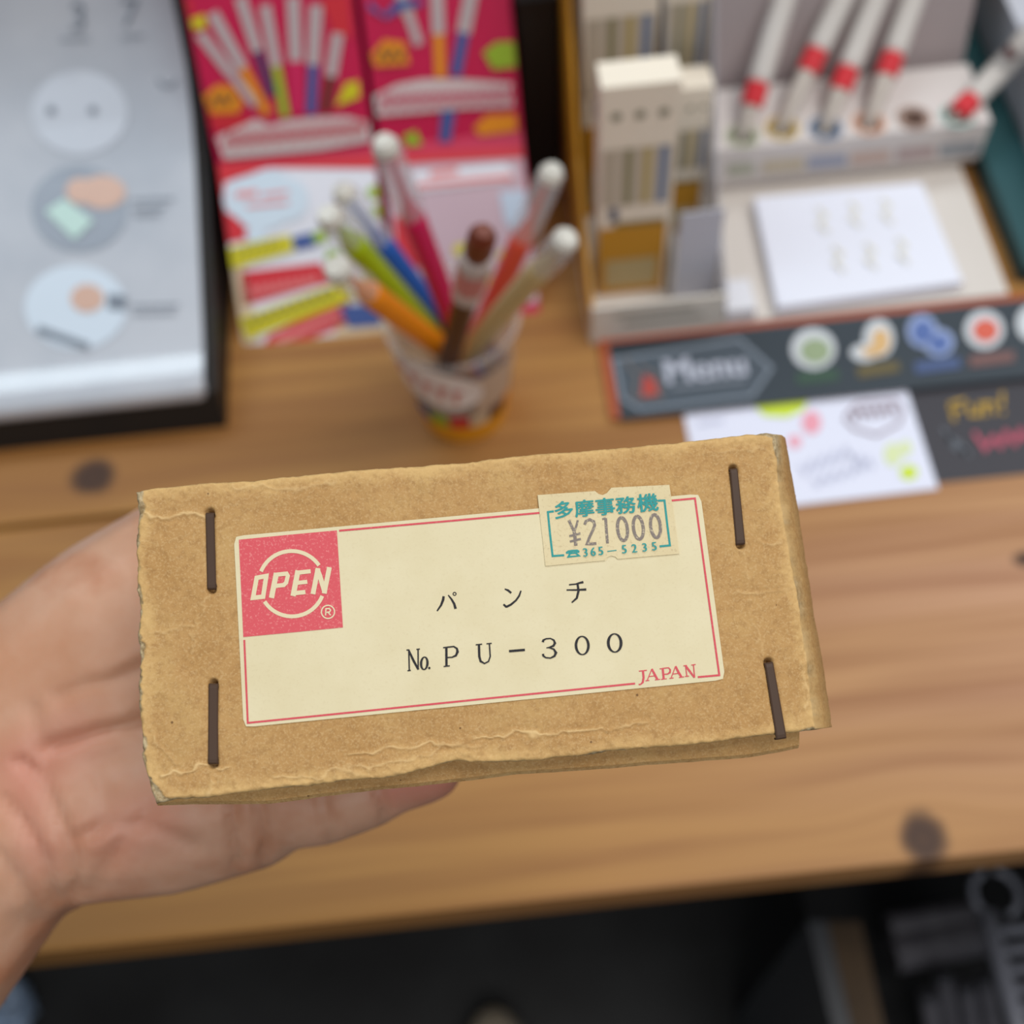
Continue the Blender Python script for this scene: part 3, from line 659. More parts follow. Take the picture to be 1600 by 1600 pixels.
for t_, x, y in (('3', 122, 26), ('7', 204, 20)): mark('large_digit', lambda m_: add_text(m_, t_, (x, y), (62, 0), (0, -62), SM2))
mark('corner_curl', lambda m_: m_.ribbon(arc(262, 122, 14, 12, 180, 360), 4, SM3))

# ------------------------------------------------------------------ two pen cartons with sloped fronts
LIMITS = {}
def carton(x0, x1, label):
    c = thing('pen_carton', ((x0+x1)/2, 0.45, 0), label, 'carton')
    pr = [(0.374, 0.0), (0.4385, 0.055), (0.4765, 0.1155), (0.505, 0.17), (0.56, 0.17), (0.56, 0.0)]
    build('carton_body', MB().prism(pr, x0, x1), C('carton_magenta', 196, 12, 72, 0.45), c, bevel=0.0006)
    LIMITS[c.name] = (x0+0.0004, x1-0.0004)
    return c
lo_p, lo_n = nv(0, 0.374, 0.0), nv(0, -0.055, 0.0645); up_p, up_n = nv(0, 0.4385, 0.055), nv(0, -0.0605, 0.038)
lo_n /= np.linalg.norm(lo_n); up_n /= np.linalg.norm(up_n)
LO = [planemap(lo_p, lo_n, e) for e in (0.0006, 0.0010, 0.0014, 0.0018)]
UPM = [planemap(up_p, up_n, e) for e in (0.0006, 0.0010, 0.0014, 0.0018, 0.0022)]
left = carton(-0.1205, -0.0465, 'magenta pen carton whose front has a white cloud and yellow banners')
right = carton(-0.0435, 0.0235, 'magenta pen carton behind the cup of pens, beside the yellow-bannered carton')
PW = C('print_white', 224, 226, 236); PR = C('print_red', 206, 38, 52); PY = C('print_yellow', 206, 196, 24); PB = C('print_blue', 60, 86, 150); PO = C('print_orange', 226, 140, 20)
PG = C('print_green', 150, 180, 40); PP = C('print_pink', 208, 30, 92); PSK = C('print_cloud', 206, 222, 236); PBR = C('print_brown', 92, 44, 28); PGR = C('print_grey', 184, 170, 172); PCR = C('print_cream', 210, 190, 160); PRL = C('print_pale_red', 232, 140, 140); PMA = C('print_mauve', 196, 170, 182); PDK = C('print_dark', 66, 66, 52)
def patch(name, M, parent, polys, fmap):
    lim = LIMITS.get(parent.name)
    for p in polys:
        mb = MB()
        if callable(p): p(mb)
        else: mb.poly(p, fmap)
        if lim: mb.v = [(min(max(x, lim[0]), lim[1]), y, z) for x, y, z in mb.v]
        o = build(name, mb, M, parent, fix=False)
    return o
# left sloped front
patch('printed_front', PW, left, [[(340, 260), (602, 244), (612, 528), (378, 538)]], LO[0])
patch('printed_red', PR, left, [[(338, 256), (602, 240), (603, 262), (420, 262), (350, 285), (352, 330), (392, 350), (398, 372), (352, 380)], [(375, 425), (500, 410), (520, 440), (380, 478)], [(420, 524), (540, 462), (556, 500), (470, 536), (412, 538)]], LO[1])
patch('printed_cream', PCR, left, [[(358, 390), (376, 385), (404, 530), (380, 538)], [(530, 490), (606, 486), (612, 528), (520, 534)]], LO[1])
patch('printed_cloud', PSK, left, [lambda mb: [mb.disc(x, y, rx, ry, LO[2]) for x, y, rx, ry in ((385, 310, 36, 34), (420, 290, 34, 26), (450, 312, 32, 34), (410, 335, 40, 24), (400, 365, 16, 14))]], LO[2])
patch('printed_banner', PY, left, [[(352, 388), (452, 366), (460, 392), (362, 420)], [(374, 498), (538, 440), (556, 466), (386, 530)]], LO[3])
patch('printed_marks', PDK, left, [lambda mb: [mb.ribbon([(385+i*14, 512-i*5), (392+i*14, 498-i*5), (396+i*14, 508-i*5)], 3, planemap(lo_p, lo_n, 0.0022)) for i in range(10)], lambda mb: [mb.ribbon([(370+i*12, 402-i*3), (376+i*12, 390-i*3)], 3, planemap(lo_p, lo_n, 0.0022)) for i in range(6)]], None)
patch('printed_blue', PB, left, [[(530, 478), (590, 474), (596, 508), (545, 512)], [(455, 370), (490, 362), (496, 384), (462, 392)]], LO[2])
patch('printed_pale_lines', PRL, left, [lambda mb: [mb.ribbon([(368, 305), (402, 301)], 9, LO[3]), mb.ribbon([(410, 305), (450, 300)], 5, LO[3]), mb.ribbon([(385, 322), (450, 316)], 5, LO[3])], lambda mb: [mb.ribbon([(390+i*12, 462-i*2), (396+i*12, 448-i*2), (400+i*12, 460-i*2)], 4, LO[3]) for i in range(9)], [(425, 532), (530, 486), (534, 492), (440, 536)]], LO[3])
patch('printed_spots', PG, left, [(lambda mb, x=x, y=y: mb.disc(x, y, 12, 10, LO[2])) for x, y in ((500, 370), (585, 300), (520, 400), (575, 440), (592, 330))], LO[2])
# left upper pack: pens printed on magenta, white name band
def pens_print(par, pens, fm):
    for (x0, y0, x1, y1, w, M) in pens:
        k = 0.55; xm, ym = x0+(x1-x0)*k, y0+(y1-y0)*k
        patch('printed_pen', PGR, par, [lambda mb: mb.ribbon([(x0, y0), (xm, ym)], w, fm)], fm)
        patch('printed_pen_ink', M, par, [lambda mb: mb.ribbon([(xm, ym), (x1, y1)], w*0.8, fm)], fm)
PVI = C('print_violet', 70, 48, 96)
pens_print(left, [(312, 52, 400, 165, 16, PGR), (332, 20, 418, 178, 18, PO), (375, -5, 425, 150, 18, PVI), (414, 8, 446, 182, 17, PG), (458, -5, 466, 178, 20, PP), (494, 8, 486, 178, 20, PB), (528, 52, 508, 175, 18, PBR)], UPM[1])
patch('printed_starburst', PO, left, [[(318, 150), (340, 132), (365, 136), (380, 160), (372, 176), (330, 178)]], UPM[2])
patch('printed_yellow', PY, left, [[(298, 30), (320, 22), (322, 44), (302, 46)], [(540, 130), (560, 126), (562, 152), (524, 166)]], UPM[2])
patch('printed_red', PR, left, [[(320, 176), (385, 178), (390, 200), (334, 204)], [(500, -5), (545, -8), (550, 60), (520, 50)], [(276, 0), (300, 0), (306, 60)]], UPM[0])
PNB = C('print_band', 208, 194, 194)
patch('name_band', PNB, left, [[(338, 214), (380, 196), (400, 186), (420, 196), (450, 188), (490, 184), (540, 182), (575, 190), (580, 220), (500, 234), (350, 248)]], UPM[3])
patch('name_lettering', C('print_dull_red', 190, 58, 74), left, [lambda mb: [mb.ribbon([(352+i*22, 232-i*2.2), (360+i*22, 208-i*2), (366+i*22, 230-i*2.2), (372+i*22, 208-i*2)], 6.0, UPM[4]) for i in range(10)]], UPM[4])
patch('burst_lettering', PDK, left, [lambda mb: mb.ribbon([(328, 165), (336, 150), (342, 164), (350, 148), (356, 162), (366, 148)], 4, UPM[3])], UPM[3])
patch('burst_lettering', PDK, right, [lambda mb: mb.ribbon([(590, 94), (598, 78), (606, 94), (614, 78), (624, 92), (632, 78)], 4, UPM[3])], UPM[3])
# right carton prints
patch('printed_front', PMA, right, [[(600, 246), (815, 232), (852, 470), (622, 520)]], LO[0])
patch('printed_red', PR, right, [[(600, 242), (815, 230), (817, 246), (604, 258)], [(616, 340), (650, 330), (665, 420), (622, 440)]], LO[1])
patch('printed_banner', PW, right, [[(640, 268), (790, 255), (806, 272), (790, 284), (645, 300)]], LO[2])
patch('printed_pale_lines', PRL, right, [lambda mb: [mb.ribbon([(672, 272), (715, 266)], 10, LO[3]), mb.ribbon([(650, 290), (800, 276)], 8, LO[3])]], LO[3])
patch('printed_blue', C('print_pale_blue', 190, 206, 226), right, [[(780, 300), (820, 296), (832, 370), (790, 350)]], LO[2])
patch('printed_spots', PY, right, [(lambda mb, x=x, y=y: mb.disc(x, y, 12, 10, LO[2])) for x, y in ((720, 390), (790, 400), (768, 440), (700, 470))], LO[2])
pens_print(right, [(620, -30, 655, 70, 18, PGR), (682, -30, 688, 122, 20, PO), (740, -30, 712, 118, 22, PB)], UPM[1])
patch('printed_starburst', PO, right, [[(580, 85), (600, 62), (632, 66), (640, 100), (586, 104)], [(740, 200), (760, 180), (806, 178), (808, 204), (750, 212)]], UPM[2])
patch('printed_yellow', PG, right, [[(755, 82), (775, 66), (812, 64), (812, 104), (770, 108)], [(630, 212), (650, 204), (660, 226), (636, 228)]], UPM[2])
patch('printed_blue', PB, right, [[(576, 0), (600, 24), (620, 0), (660, 0), (662, 8), (630, 14), (604, 30), (576, 14)], [(690, 172), (712, 172), (704, 222), (686, 222)]], UPM[2])
patch('name_band', PNB, right, [[(582, 150), (620, 132), (660, 124), (720, 124), (800, 130), (802, 166), (720, 170), (584, 182)]], UPM[3])
patch('name_lettering', C('print_dull_pink', 190, 62, 92), right, [lambda mb: [mb.ribbon([(592+i*21, 172-i*1.2), (600+i*21, 146-i), (606+i*21, 170-i*1.2), (611+i*21, 146-i)], 6.0, UPM[4]) for i in range(10)]], UPM[4])

# ------------------------------------------------------------------ cup of pens
CUX, CUY = -0.0165, 0.3235
cup = thing('pen_cup', (CUX, CUY, 0), 'clear plastic cup with orange printed base and oval paper badge', 'cup')
CH_ = 0.068
def crad(z): return 0.019+(0.028-0.019)*z/CH_
def lathe(mb, prof, cx, cy, n=40, a0=0, a1=360):
    full = a1-a0 >= 360; k = n if full else n+1
    vs = [(cx+r*math.cos(math.radians(a0+(a1-a0)*i/n)), cy+r*math.sin(math.radians(a0+(a1-a0)*i/n)), z) for r, z in prof for i in range(k)]
    fs = [(p*k+i, p*k+(i+1) % k, (p+1)*k+(i+1) % k, (p+1)*k+i) for p in range(len(prof)-1) for i in range(n)]
    return mb.add(vs, fs)
mb = lathe(MB(), [(0.0005, 0.0008), (crad(0)-0.001, 0.0008), (crad(CH_)-0.0012, CH_), (crad(CH_)+0.0012, CH_+0.0008), (crad(CH_)+0.001, CH_-0.002), (crad(CH_), CH_-0.0025), (crad(0), 0), (0.0005, 0)], CUX, CUY)
build('cup_wall', mb, clear_mat('cup_plastic', rgb(216, 210, 206), 0.30), cup, smooth=True)
mb = lathe(MB(), [(crad(0.0004)+0.0003, 0.0004), (crad(0.014)+0.0003, 0.014)], CUX, CUY)
build('orange_band', mb, C('band_orange', 238, 164, 22), cup, fix=False)
for i, M in enumerate((PB, PG, PR, PCR, PBR, PO, PY, PP, PR)):
    a = 205+i*24; lathe_m = lathe(MB(), [(crad(0.014)+0.0004, 0.0142), (crad(0.025)+0.0004, 0.025)], CUX, CUY, 6, a, a+22)
    build('colour_block', lathe_m, M, cup, fix=False)
def cupmap(eps):
    def f(u, v):                               # u degrees, v metres of height
        r = crad(v)+eps; return nv(CUX+r*math.cos(math.radians(u)), CUY+r*math.sin(math.radians(u)), v)
    return f
mb = MB(); ns = 30; vs = [cupmap(0.0012)(242, 0.051)]
for rr in (0.5, 1):
    for i in range(ns):
        a = 2*math.pi*i/ns; vs.append(cupmap(0.0012)(242+50*rr*math.cos(a), 0.051+0.0165*rr*math.sin(a)-0.0055*rr*math.cos(a)))
fs = [(0, 1+i, 1+(i+1) % ns) for i in range(ns)]+[(1+i, 1+ns+i, 1+ns+(i+1) % ns, 1+(i+1) % ns) for i in range(ns)]
badge = build('oval_badge', mb.add(vs, fs), C('badge_paper', 232, 224, 220), cup, fix=False)
mb = MB()
for i in range(5):
    u0 = 212+i*13; v0 = 0.0560-i*0.0026
    vs = [cupmap(0.0018)(*q) for q in ((u0, v0-0.005), (u0+4, v0-0.005), (u0+4, v0+0.005), (u0, v0+0.005))]; mb.add(vs, [(0, 1, 2, 3)])
    vs = [cupmap(0.0018)(*q) for q in ((u0+4, v0+0.002), (u0+8, v0+0.002), (u0+8, v0+0.005), (u0+4, v0+0.005))]; mb.add(vs, [(0, 1, 2, 3)])
build('badge_lettering', mb, C('badge_red', 206, 120, 112), badge, fix=False)
mb = MB(); vs = []
for u in (285, 300, 318, 335):
    for v in (0.026, 0.055): vs.append(cupmap(0.0008)(u, v))
build('cream_panel', mb.add(vs, [(2*i, 2*i+1, 2*i+3, 2*i+2) for i in range(3)]), C('panel_cream', 196, 172, 150), cup, fix=False)
# pens: tip pixel, foot in the cup (dx, dy mm), ink colour
def solve_tip(px, py, foot, L):
    d = ray(px, py); b = CAM-foot; A = d@d; B = 2*d@b; Cc = b@b-L*L; disc = B*B-4*A*Cc
    t = (-B-math.sqrt(max(disc, 0)))/(2*A) if disc > 0 else -B/(2*A)
    return CAM+d*t
PENS = [('pink', (600, 222), (6.9, 7.8), C('ink_pink', 206, 20, 88, 0.35), 0.1602, 'pen with magenta barrel and clear cap in the cup', False, (648, 342)),
        ('blue', (533, 296), (12.2, 6.4), C('ink_blue', 38, 92, 178, 0.35), 0.1221, 'pen with blue barrel and clear cap in the cup', False, (606, 384)),
        ('lime', (512, 335), (2.9, 13.2), C('ink_lime', 166, 196, 14, 0.35), 0.1535, 'pen with lime green barrel and clear cap in the cup', False, (556, 378)),
        ('orange', (524, 418), (7.9, 11.3), C('ink_orange', 246, 146, 10, 0.35), 0.1653, 'pen with bright orange barrel and clear cap in the cup', False, (582, 452)),
        ('red', (864, 266), (-2.8, 8.9), C('ink_red', 222, 84, 62, 0.35), 0.1338, 'pen with coral red barrel and clear cap in the cup', False, (806, 374)),
        ('cream', (886, 372), (-9.8, 9.7), C('ink_cream', 202, 180, 128, 0.35), 0.1555, 'pen with cream barrel and clear cap in the cup', False, (846, 424))]
for nm, px, (fx, fy), M, L, lab, _, ks in PENS:
    foot = nv(CUX+fx*mm, CUY+fy*mm, 0.0075); tip = solve_tip(*px, foot, L); ax = (tip-foot)/np.linalg.norm(tip-foot); r = 0.0052
    pen = thing('brush_pen', tuple(foot), lab, 'pen', 'pens standing in the clear cup')
    q = lambda s: foot+ax*s
    d = ray(*ks); w = np.cross(ax, d); Ls = float(np.dot(np.cross(CAM-foot, d), w)/np.dot(w, w))
    build('barrel', MB().tube([q(0), q(L*0.12), q(L*0.26), q(Ls), q(Ls+0.008)], [r*0.22, r*0.45, r*0.9, r*0.92, r*0.5]), M, pen, smooth=False)
    build('ink_core', MB().tube([q(Ls+0.006), q(Ls+0.013), q(L-0.005)], [r*0.55, r*0.3, r*0.22], 10), M, pen)
    build('clear_cap', MB().tube([q(Ls+0.004), q(Ls+0.006), q(L-0.003)], [r*1.02, r*1.08, r*1.05], cap=False), clear_mat('cap_'+nm, rgb(226, 229, 234), 0.36, 0.08), pen, smooth=True)
    build('cap_end', MB().tube([q(L-0.004), q(L-0.001), q(L+0.0012)], [r*0.92, r*0.9, r*0.62]), C('cap_end_white', 212, 208, 198, 0.3), pen)
foot = nv(CUX-0.0130, CUY-0.0045, 0.0075); tip = solve_tip(756, 360, foot, 0.1699); ax = (tip-foot)/np.linalg.norm(tip-foot); q = lambda s: foot+ax*s
def along(px):
    d = ray(*px); w = np.cross(ax, d); return float(np.dot(np.cross(CAM-foot, d), w)/np.dot(w, w))
w0, w1, w2 = along((728, 462)), along((746, 398)), 0.1699
pen = thing('brush_pen', tuple(foot), 'dark brown pen with white wrapped label and brown nib end in the cup', 'pen', 'pens standing in the clear cup')
build('barrel', MB().tube([q(0), q(0.02), q(0.045), q(w0+0.002)], [0.001, 0.0022, 0.0042, 0.0044]), C('ink_brown', 72, 36, 18, 0.35), pen)
build('paper_wrap', MB().tube([q(w0), q(w0+0.002), q(w1-0.002), q(w1)], [0.0047, 0.0056, 0.0056, 0.0048]), C('wrap_white', 206, 192, 186, 0.5), pen)
build('wrap_print', MB().tube([q(w0+(w1-w0)*0.3), q(w0+(w1-w0)*0.75)], [0.0058, 0.0058], 14, False), C('wrap_red', 206, 130, 126), pen)
build('nib_end', MB().tube([q(w1-0.001), q(w1+0.004), q(w2-0.004), q(w2)], [0.0040, 0.0050, 0.0048, 0.0028]), C('nib_brown', 110, 46, 24, 0.4), pen)

# ------------------------------------------------------------------ white pen display on the right
disp_ = thing('white_pen_display', (0.145, 0.41, 0), 'off-white countertop display tray with pen rack and yellow-sided pack holder', 'display stand')
build('base_tray', MB().box(0.045, 0.243, 0.353, 0.50, 0.0, 0.004), OFFW, disp_, bevel=0.0006)
build('front_lip', MB().box(0.0455, 0.1075, 0.3515, 0.3535, 0.0, 0.0262), C('lip_cream', 216, 210, 200), disp_, bevel=0.0004)
lipm = lambda e: (lambda x, y: ony(x, y, 0.3515-e))
mb = MB()
for i, (x0, y0, x1, y1) in enumerate(((960, 494, 1085, 480), (975, 506, 1100, 492))): mb.ribbon([(x0, y0), (x1, y1)], 4, lipm(0.0006))
build('lip_print', mb, C('lip_grey', 150, 148, 138), disp_, fix=False)
GOLD = C('gold_card', 196, 140, 34, 0.5)
lw = [(0.3535, 0.004), (0.3535, 0.024), (0.385, 0.045), (0.4056, 0.066), (0.4366, 0.125), (0.452, 0.18), (0.49, 0.18), (0.49, 0.004)]
build('gold_side', MB().prism(lw, 0.0452, 0.0470), GOLD, disp_, bevel=0.0003)
build('clear_side', MB().prism(lw, 0.1070, 0.1082), clear_mat('frost_plastic', rgb(196, 196, 204), 0.6, 0.15), disp_)
build('divider', MB().prism([(0.372, 0.004), (0.372, 0.03), (0.40, 0.075), (0.432, 0.13), (0.47, 0.13), (0.47, 0.004)], 0.0850, 0.0858), C('divider_grey', 170, 166, 166), disp_)
build('pocket_card', MB().box(0.0868, 0.1062, 0.3700, 0.3708, 0.004, 0.062), C('pocket_grey', 198, 200, 212), disp_)
build('holder_back', MB().box(0.047, 0.1070, 0.478, 0.480, 0.004, 0.19), C('holder_brown', 150, 132, 116), disp_)
build('corner_block', MB().box(0.1090, 0.1230, 0.3535, 0.372, 0.004, 0.012), WHITE, disp_, bevel=0.0008)
# rack
RY0, RY1, RZ = 0.4345, 0.476, 0.0335
rack_body = build('rack', MB().prism([(RY0+0.004, 0.004), (RY0, 0.010), (RY0, RZ), (RY1, RZ), (RY1, 0.004)], 0.1085, 0.2500), C('rack_white', 216, 208, 204), disp_, bevel=0.0006)
build('rack_back', MB().add([(0.1085, RY1, 0.004), (0.250, RY1, 0.004), (0.250, 0.530, 0.22), (0.1085, 0.530, 0.22), (0.1085, RY1+0.003, 0.004), (0.250, RY1+0.003, 0.004), (0.250, 0.533, 0.22), (0.1085, 0.533, 0.22)], [(0, 1, 2, 3), (7, 6, 5, 4), (0, 4, 5, 1), (1, 5, 6, 2), (2, 6, 7, 3), (3, 7, 4, 0)]), C('rack_back_mauve', 172, 160, 160), disp_)
for x0, x1, c in ((1137, 1178, (178, 178, 160)), (1192, 1256, (204, 190, 166)), (1262, 1322, (164, 168, 186)), (1330, 1390, (206, 180, 168)), (1402, 1460, (186, 164, 162)), (1468, 1530, (156, 160, 166))):
    dy0 = -(x0-1137)*0.092; dy1 = -(x1-1137)*0.092; mp = lambda x, y: ony(x, y, RY0-0.0005)
    build('colour_tab', MB().poly([(x0, 257+dy0), (x1, 257+dy1), (x1, 276+dy1), (x0, 276+dy0)], mp), C('tab', *c), disp_, fix=False)
HOL = [(1160, 212, (186, 188, 164)), (1222, 200, (206, 182, 128)), (1290, 200, (134, 146, 166)), (1358, 192, (212, 170, 148)), (1428, 184, (168, 142, 130)), (1496, 180, (160, 184, 176))]
holes = []
for px, py, c in HOL:
    p = at(px, py, RZ+0.0004); holes.append(p)
    n = 24; M_ = C('ring', *c); ci = [(math.cos(2*math.pi*i/n), math.sin(2*math.pi*i/n)) for i in range(n)]
    vs = [(p[0]+q*x, p[1]+q*y, RZ+0.0004) for q in (0.0085, 0.0057) for x, y in ci]
    build('colour_ring', MB().add(vs, [(i, (i+1) % n, n+(i+1) % n, n+i) for i in range(n)]), M_, disp_, fix=False)
    vs = [(p[0]+0.0055*x, p[1]+0.0055*y, z) for z in (RZ+0.0003, RZ-0.0115) for x, y in ci]
    build('socket', MB().add(vs, [(i, (i+1) % n, n+(i+1) % n, n+i) for i in range(n)]+[tuple(range(n, 2*n))]), M_, disp_, fix=False)
cut = MB()
for p in holes: cut.tube([(p[0], p[1], RZ-0.012), (p[0], p[1], RZ+0.01)], 0.0057, 24)
co_ = build('bore', cut, None, origin=(0, 0, 0)); bo_ = rack_body.modifiers.new('bore', 'BOOLEAN'); bo_.object = co_; bo_.operation = 'DIFFERENCE'; bo_.solver = 'EXACT'
dg = bpy.context.evaluated_depsgraph_get(); dg.update()
bored = bpy.data.meshes.new_from_object(rack_body.evaluated_get(dg)); rack_body.modifiers.clear(); rack_body.data = bored
bpy.data.objects.remove(co_)
RACKP = [(0, (1168, 143), (1225, 0), 'green'), (1, (1278, 98), (1314, 0), 'yellow'), (2, (1322, 124), (1368, 0), 'blue'), (3, (1395, 102), (1426, 0), 'peach'), (5, (1482, 142), (1592, 78), 'sage')]
PENW = C('pen_white', 206, 200, 194, 0.4); PENR = C('pen_red_band', 212, 44, 54, 0.4); PENC = C('pen_clear_grip', 198, 188, 178, 0.35)
for hi, b, tpx, nm in RACKP:
    p0 = holes[hi]+nv(0, 0, 0.0012); lean = RY1+(0.012 if hi != 5 else -0.006)
    # direction: the axis passes over the band pixel and the upper pixel, leaning on the rack back
    p1 = ony(*tpx, lean); ax = (p1-p0)/np.linalg.norm(p1-p0)
    d = ray(*b); w = np.cross(ax, d); s = np.dot(np.cross(CAM-p0, d), w)/np.dot(w, w)
    L = 0.155 if hi != 5 else 0.105; q = lambda t: p0+ax*t
    pen = thing('sample_pen', tuple(p0), f'white sample pen with red band in the {nm} socket of the rack', 'pen', 'sample pens leaning in the white rack')
    build('nib', MB().tube([q(-0.0055), q(0.006), q(0.014)], [0.0010, 0.0034, 0.0042]), PENC, pen)
    build('grip', MB().tube([q(0.013), q(s-0.006)], [0.0042, 0.0046]), PENC, pen)
    build('red_band', MB().tube([q(s-0.0062), q(s-0.0055), q(s+0.0045), q(s+0.0052)], [0.0046, 0.0056, 0.0056, 0.005]), PENR, pen)
    build('barrel', MB().tube([q(s+0.005), q(s+0.007), q(L-0.004), q(L)], [0.0048, 0.0058, 0.0058, 0.004]), PENW, pen)
# capped sample pen reaching in from the right edge
p0, p1 = ony(1585, 78, 0.458), ony(1700, -10, 0.46); ax = (p1-p0)/np.linalg.norm(p1-p0)
pen = thing('sample_pen', tuple(p0), 'white sample pen with dark wine nib resting across the sage pen', 'pen', 'sample pens leaning in the white rack')
build('barrel', MB().tube([p0, p0+ax*0.004, p0+ax*0.11], [0.0045, 0.0056, 0.0056]), PENW, pen)
build('nib', MB().tube([p0-ax*0.004, p0+ax*0.001], [0.003, 0.0044]), C('nib_wine', 92, 30, 36), pen)
# writing pad
pad = thing('writing_pad', (0.177, 0.389, 0.0045), 'white test writing pad lying in the display tray', 'notepad')
pq = [at(1178, 308, 0.0115), at(1440, 285, 0.0115), at(1505, 440, 0.0105), at(1215, 480, 0.0105)]
build('pad_block', MB().slab(pq, nv(0, 0, 1), 0.0062), C('pad_white', 232, 234, 246), pad, bevel=0.0005)
mb = MB(); pm = flat(0.0121)
for x, y in ((1285, 345), (1335, 335), (1385, 330), (1310, 405), (1360, 400), (1410, 392)): mb.ribbon([(x-8, y-20), (x+6, y-8), (x-6, y+4), (x+10, y+18)], 5, pm)
build('pen_trials', mb, C('faint_yellow', 226, 222, 206), pad, fix=False)
# packs
def pack(x0, x1, y0, y1, z0, z1, label, rich=True):
    t = thing('pen_set_pack', ((x0+x1)/2, (y0+y1)/2, z0), label, 'pack', 'pen set packs in the yellow-sided holder')
    build('carton', MB().box(x0, x1, y0, y1, z0, z1), C('pack_white', 242, 231, 213), t, bevel=0.0007)
    yf = y0-0.0004; w = x1-x0; h = z1-z0
    def fr(name, M, rects, e=0.0):
        mb = MB()
        for u0, u1, v0, v1 in rects: mb.add([(x0+w*u0, yf-e, z0+h*v0), (x0+w*u1, yf-e, z0+h*v0), (x0+w*u1, yf-e, z0+h*v1), (x0+w*u0, yf-e, z0+h*v1)], [(0, 1, 2, 3)])
        return build(name, mb, M, t, fix=False)
    fr('gold_panel', GOLD, [(0.0, 0.94, 0.01, 0.37)])
    fr('cream_window', C('window_cream', 186, 166, 120), [(0.1, 0.84, 0.05, 0.2)], 0.0003)
    fr('printed_band', C('band_olive', 140, 118, 60), [(0.22, 0.92, 0.37, 0.395)])
    fr('pen_panel', C('pen_panel', 198, 186, 168), [(0.04, 0.96, 0.48, 0.74)])
    for u, c in ((0.13, (190, 178, 158)), (0.38, (146, 140, 104)), (0.62, (190, 170, 108)), (0.84, (112, 134, 168))):
        fr('printed_pen', C('pp', *c), [(u-0.05, u+0.05, 0.48, 0.74)], 0.0003)
    fr('dark_motif', C('motif_slate', 96, 100, 120), [(0.14, 0.26, 0.40, 0.47)])
    mb = MB(); n = 14
    for u, c in ((0.2, 0), (0.5, 1), (0.8, 2)):
        mb.add([(x0+w*u+w*0.07*math.cos(2*math.pi*i/n), yf, z0+h*0.88+w*0.07*math.sin(2*math.pi*i/n)) for i in range(n)], [tuple(range(n))])
    build('printed_dots', mb, C('dots', 142, 138, 116), t, fix=False)
pack(0.0518, 0.0840, 0.3770, 0.3920, 0.0042, 0.1290, 'cream and gold pen set pack standing foremost in the yellow-sided holder')
pack(0.0510, 0.0830, 0.4280, 0.4440, 0.0042, 0.1620, 'cream and gold pen set pack standing behind the foremost pack')
pack(0.0868, 0.1060, 0.4120, 0.4260, 0.0042, 0.0930, 'narrow pen set pack behind the grey pocket card of the holder')
pack(0.0868, 0.1064, 0.4380, 0.4520, 0.0042, 0.1560, 'tall pen set pack at the back behind the narrow pack')
filler = thing('black_filler', (0.0345, 0.51, 0), 'added narrow black riser between the magenta carton and the yellow-sided holder', 'filler')  # black block added to darken the gap beside the holder
build('filler_body', MB().box(0.0255, 0.0435, 0.462, 0.56, 0.0003, 0.105), BLACKP, filler, bevel=0.001)
build('filler_cap', MB().box(0.0250, 0.0440, 0.460, 0.562, 0.1051, 0.109), C('filler_black', 18, 16, 15), filler, bevel=0.0006)
# teal box and white carton at the right
build_t = thing('teal_box', (0.257, 0.45, 0), 'dark teal flat box beside the white pen display', 'box')
build('box_body', MB().box(0.2508, 0.2725, 0.362, 0.560, 0.0005, 0.010), C('teal_card', 28, 66, 70, 0.6), build_t, bevel=0.001)
build('box_lid', MB().box(0.2505, 0.2730, 0.360, 0.562, 0.0101, 0.014), C('teal_lid', 34, 76, 80, 0.55), build_t, bevel=0.001)
wc = thing('white_carton', (0.34, 0.45, 0), 'white carton standing beside the dark teal box', 'carton')
build('carton_body', MB().box(0.2745, 0.37, 0.366, 0.56, 0.0005, 0.045), C('carton_white', 214, 216, 226), wc, bevel=0.001)
build('carton_flap', MB().box(0.2747, 0.3698, 0.358, 0.366, 0.0005, 0.008), C('carton_flap', 206, 206, 214), wc, bevel=0.0006)

# ------------------------------------------------------------------ menu strip, card, slate sheet
strip = thing('menu_strip', (0.16, 0.328, 0), 'dark menu strip with small food pictures on a red-brown backing', 'sign')
build('backing', MB().box(0.0490, 0.33, 0.3068, 0.3522, 0.0014, 0.0030), C('backing_redbrown', 176, 84, 46), strip, bevel=0.0004)
build('printed_sheet', MB().box(0.0530, 0.33, 0.3056, 0.3490, 0.0030, 0.0034), C('sheet_slate', 48, 58, 66, 0.45), strip)
sm = flat(0.0038); sm2 = flat(0.0042); sm3 = flat(0.0046)
mb = MB().ribbon([(960, 562), (1155, 530), (1205, 575), (1175, 618), (1000, 640), (972, 622)], 6, sm, True)
build('arrow_outline', mb, C('outline_grey', 124, 134, 146), strip, fix=False)
build('arrow_tint', MB().poly([(962, 566), (1152, 534), (1200, 575), (1172, 614), (1000, 636), (974, 620)], flat(0.0036)), C('tint_slate', 70, 80, 90), strip, fix=False)
mb = MB()
for k in range(5): add_text(mb, 'Menu', (1102+(k-2)*1.0, 574), (58, -7), (-10, -54), flat(0.0038+k*4e-6))
build('menu_lettering', mb, C('letters_silver', 184, 188, 202), strip, fix=False)
mb = MB().ribbon([(1050, 606), (1165, 594)], 5, sm); build('small_lettering', mb, C('letters_dim', 116, 122, 132), strip, fix=False)
build('bottle_red', MB().poly([(1006, 585), (1022, 592), (1030, 616), (1002, 620)], sm2), C('bottle_red', 176, 66, 56), strip, fix=False)
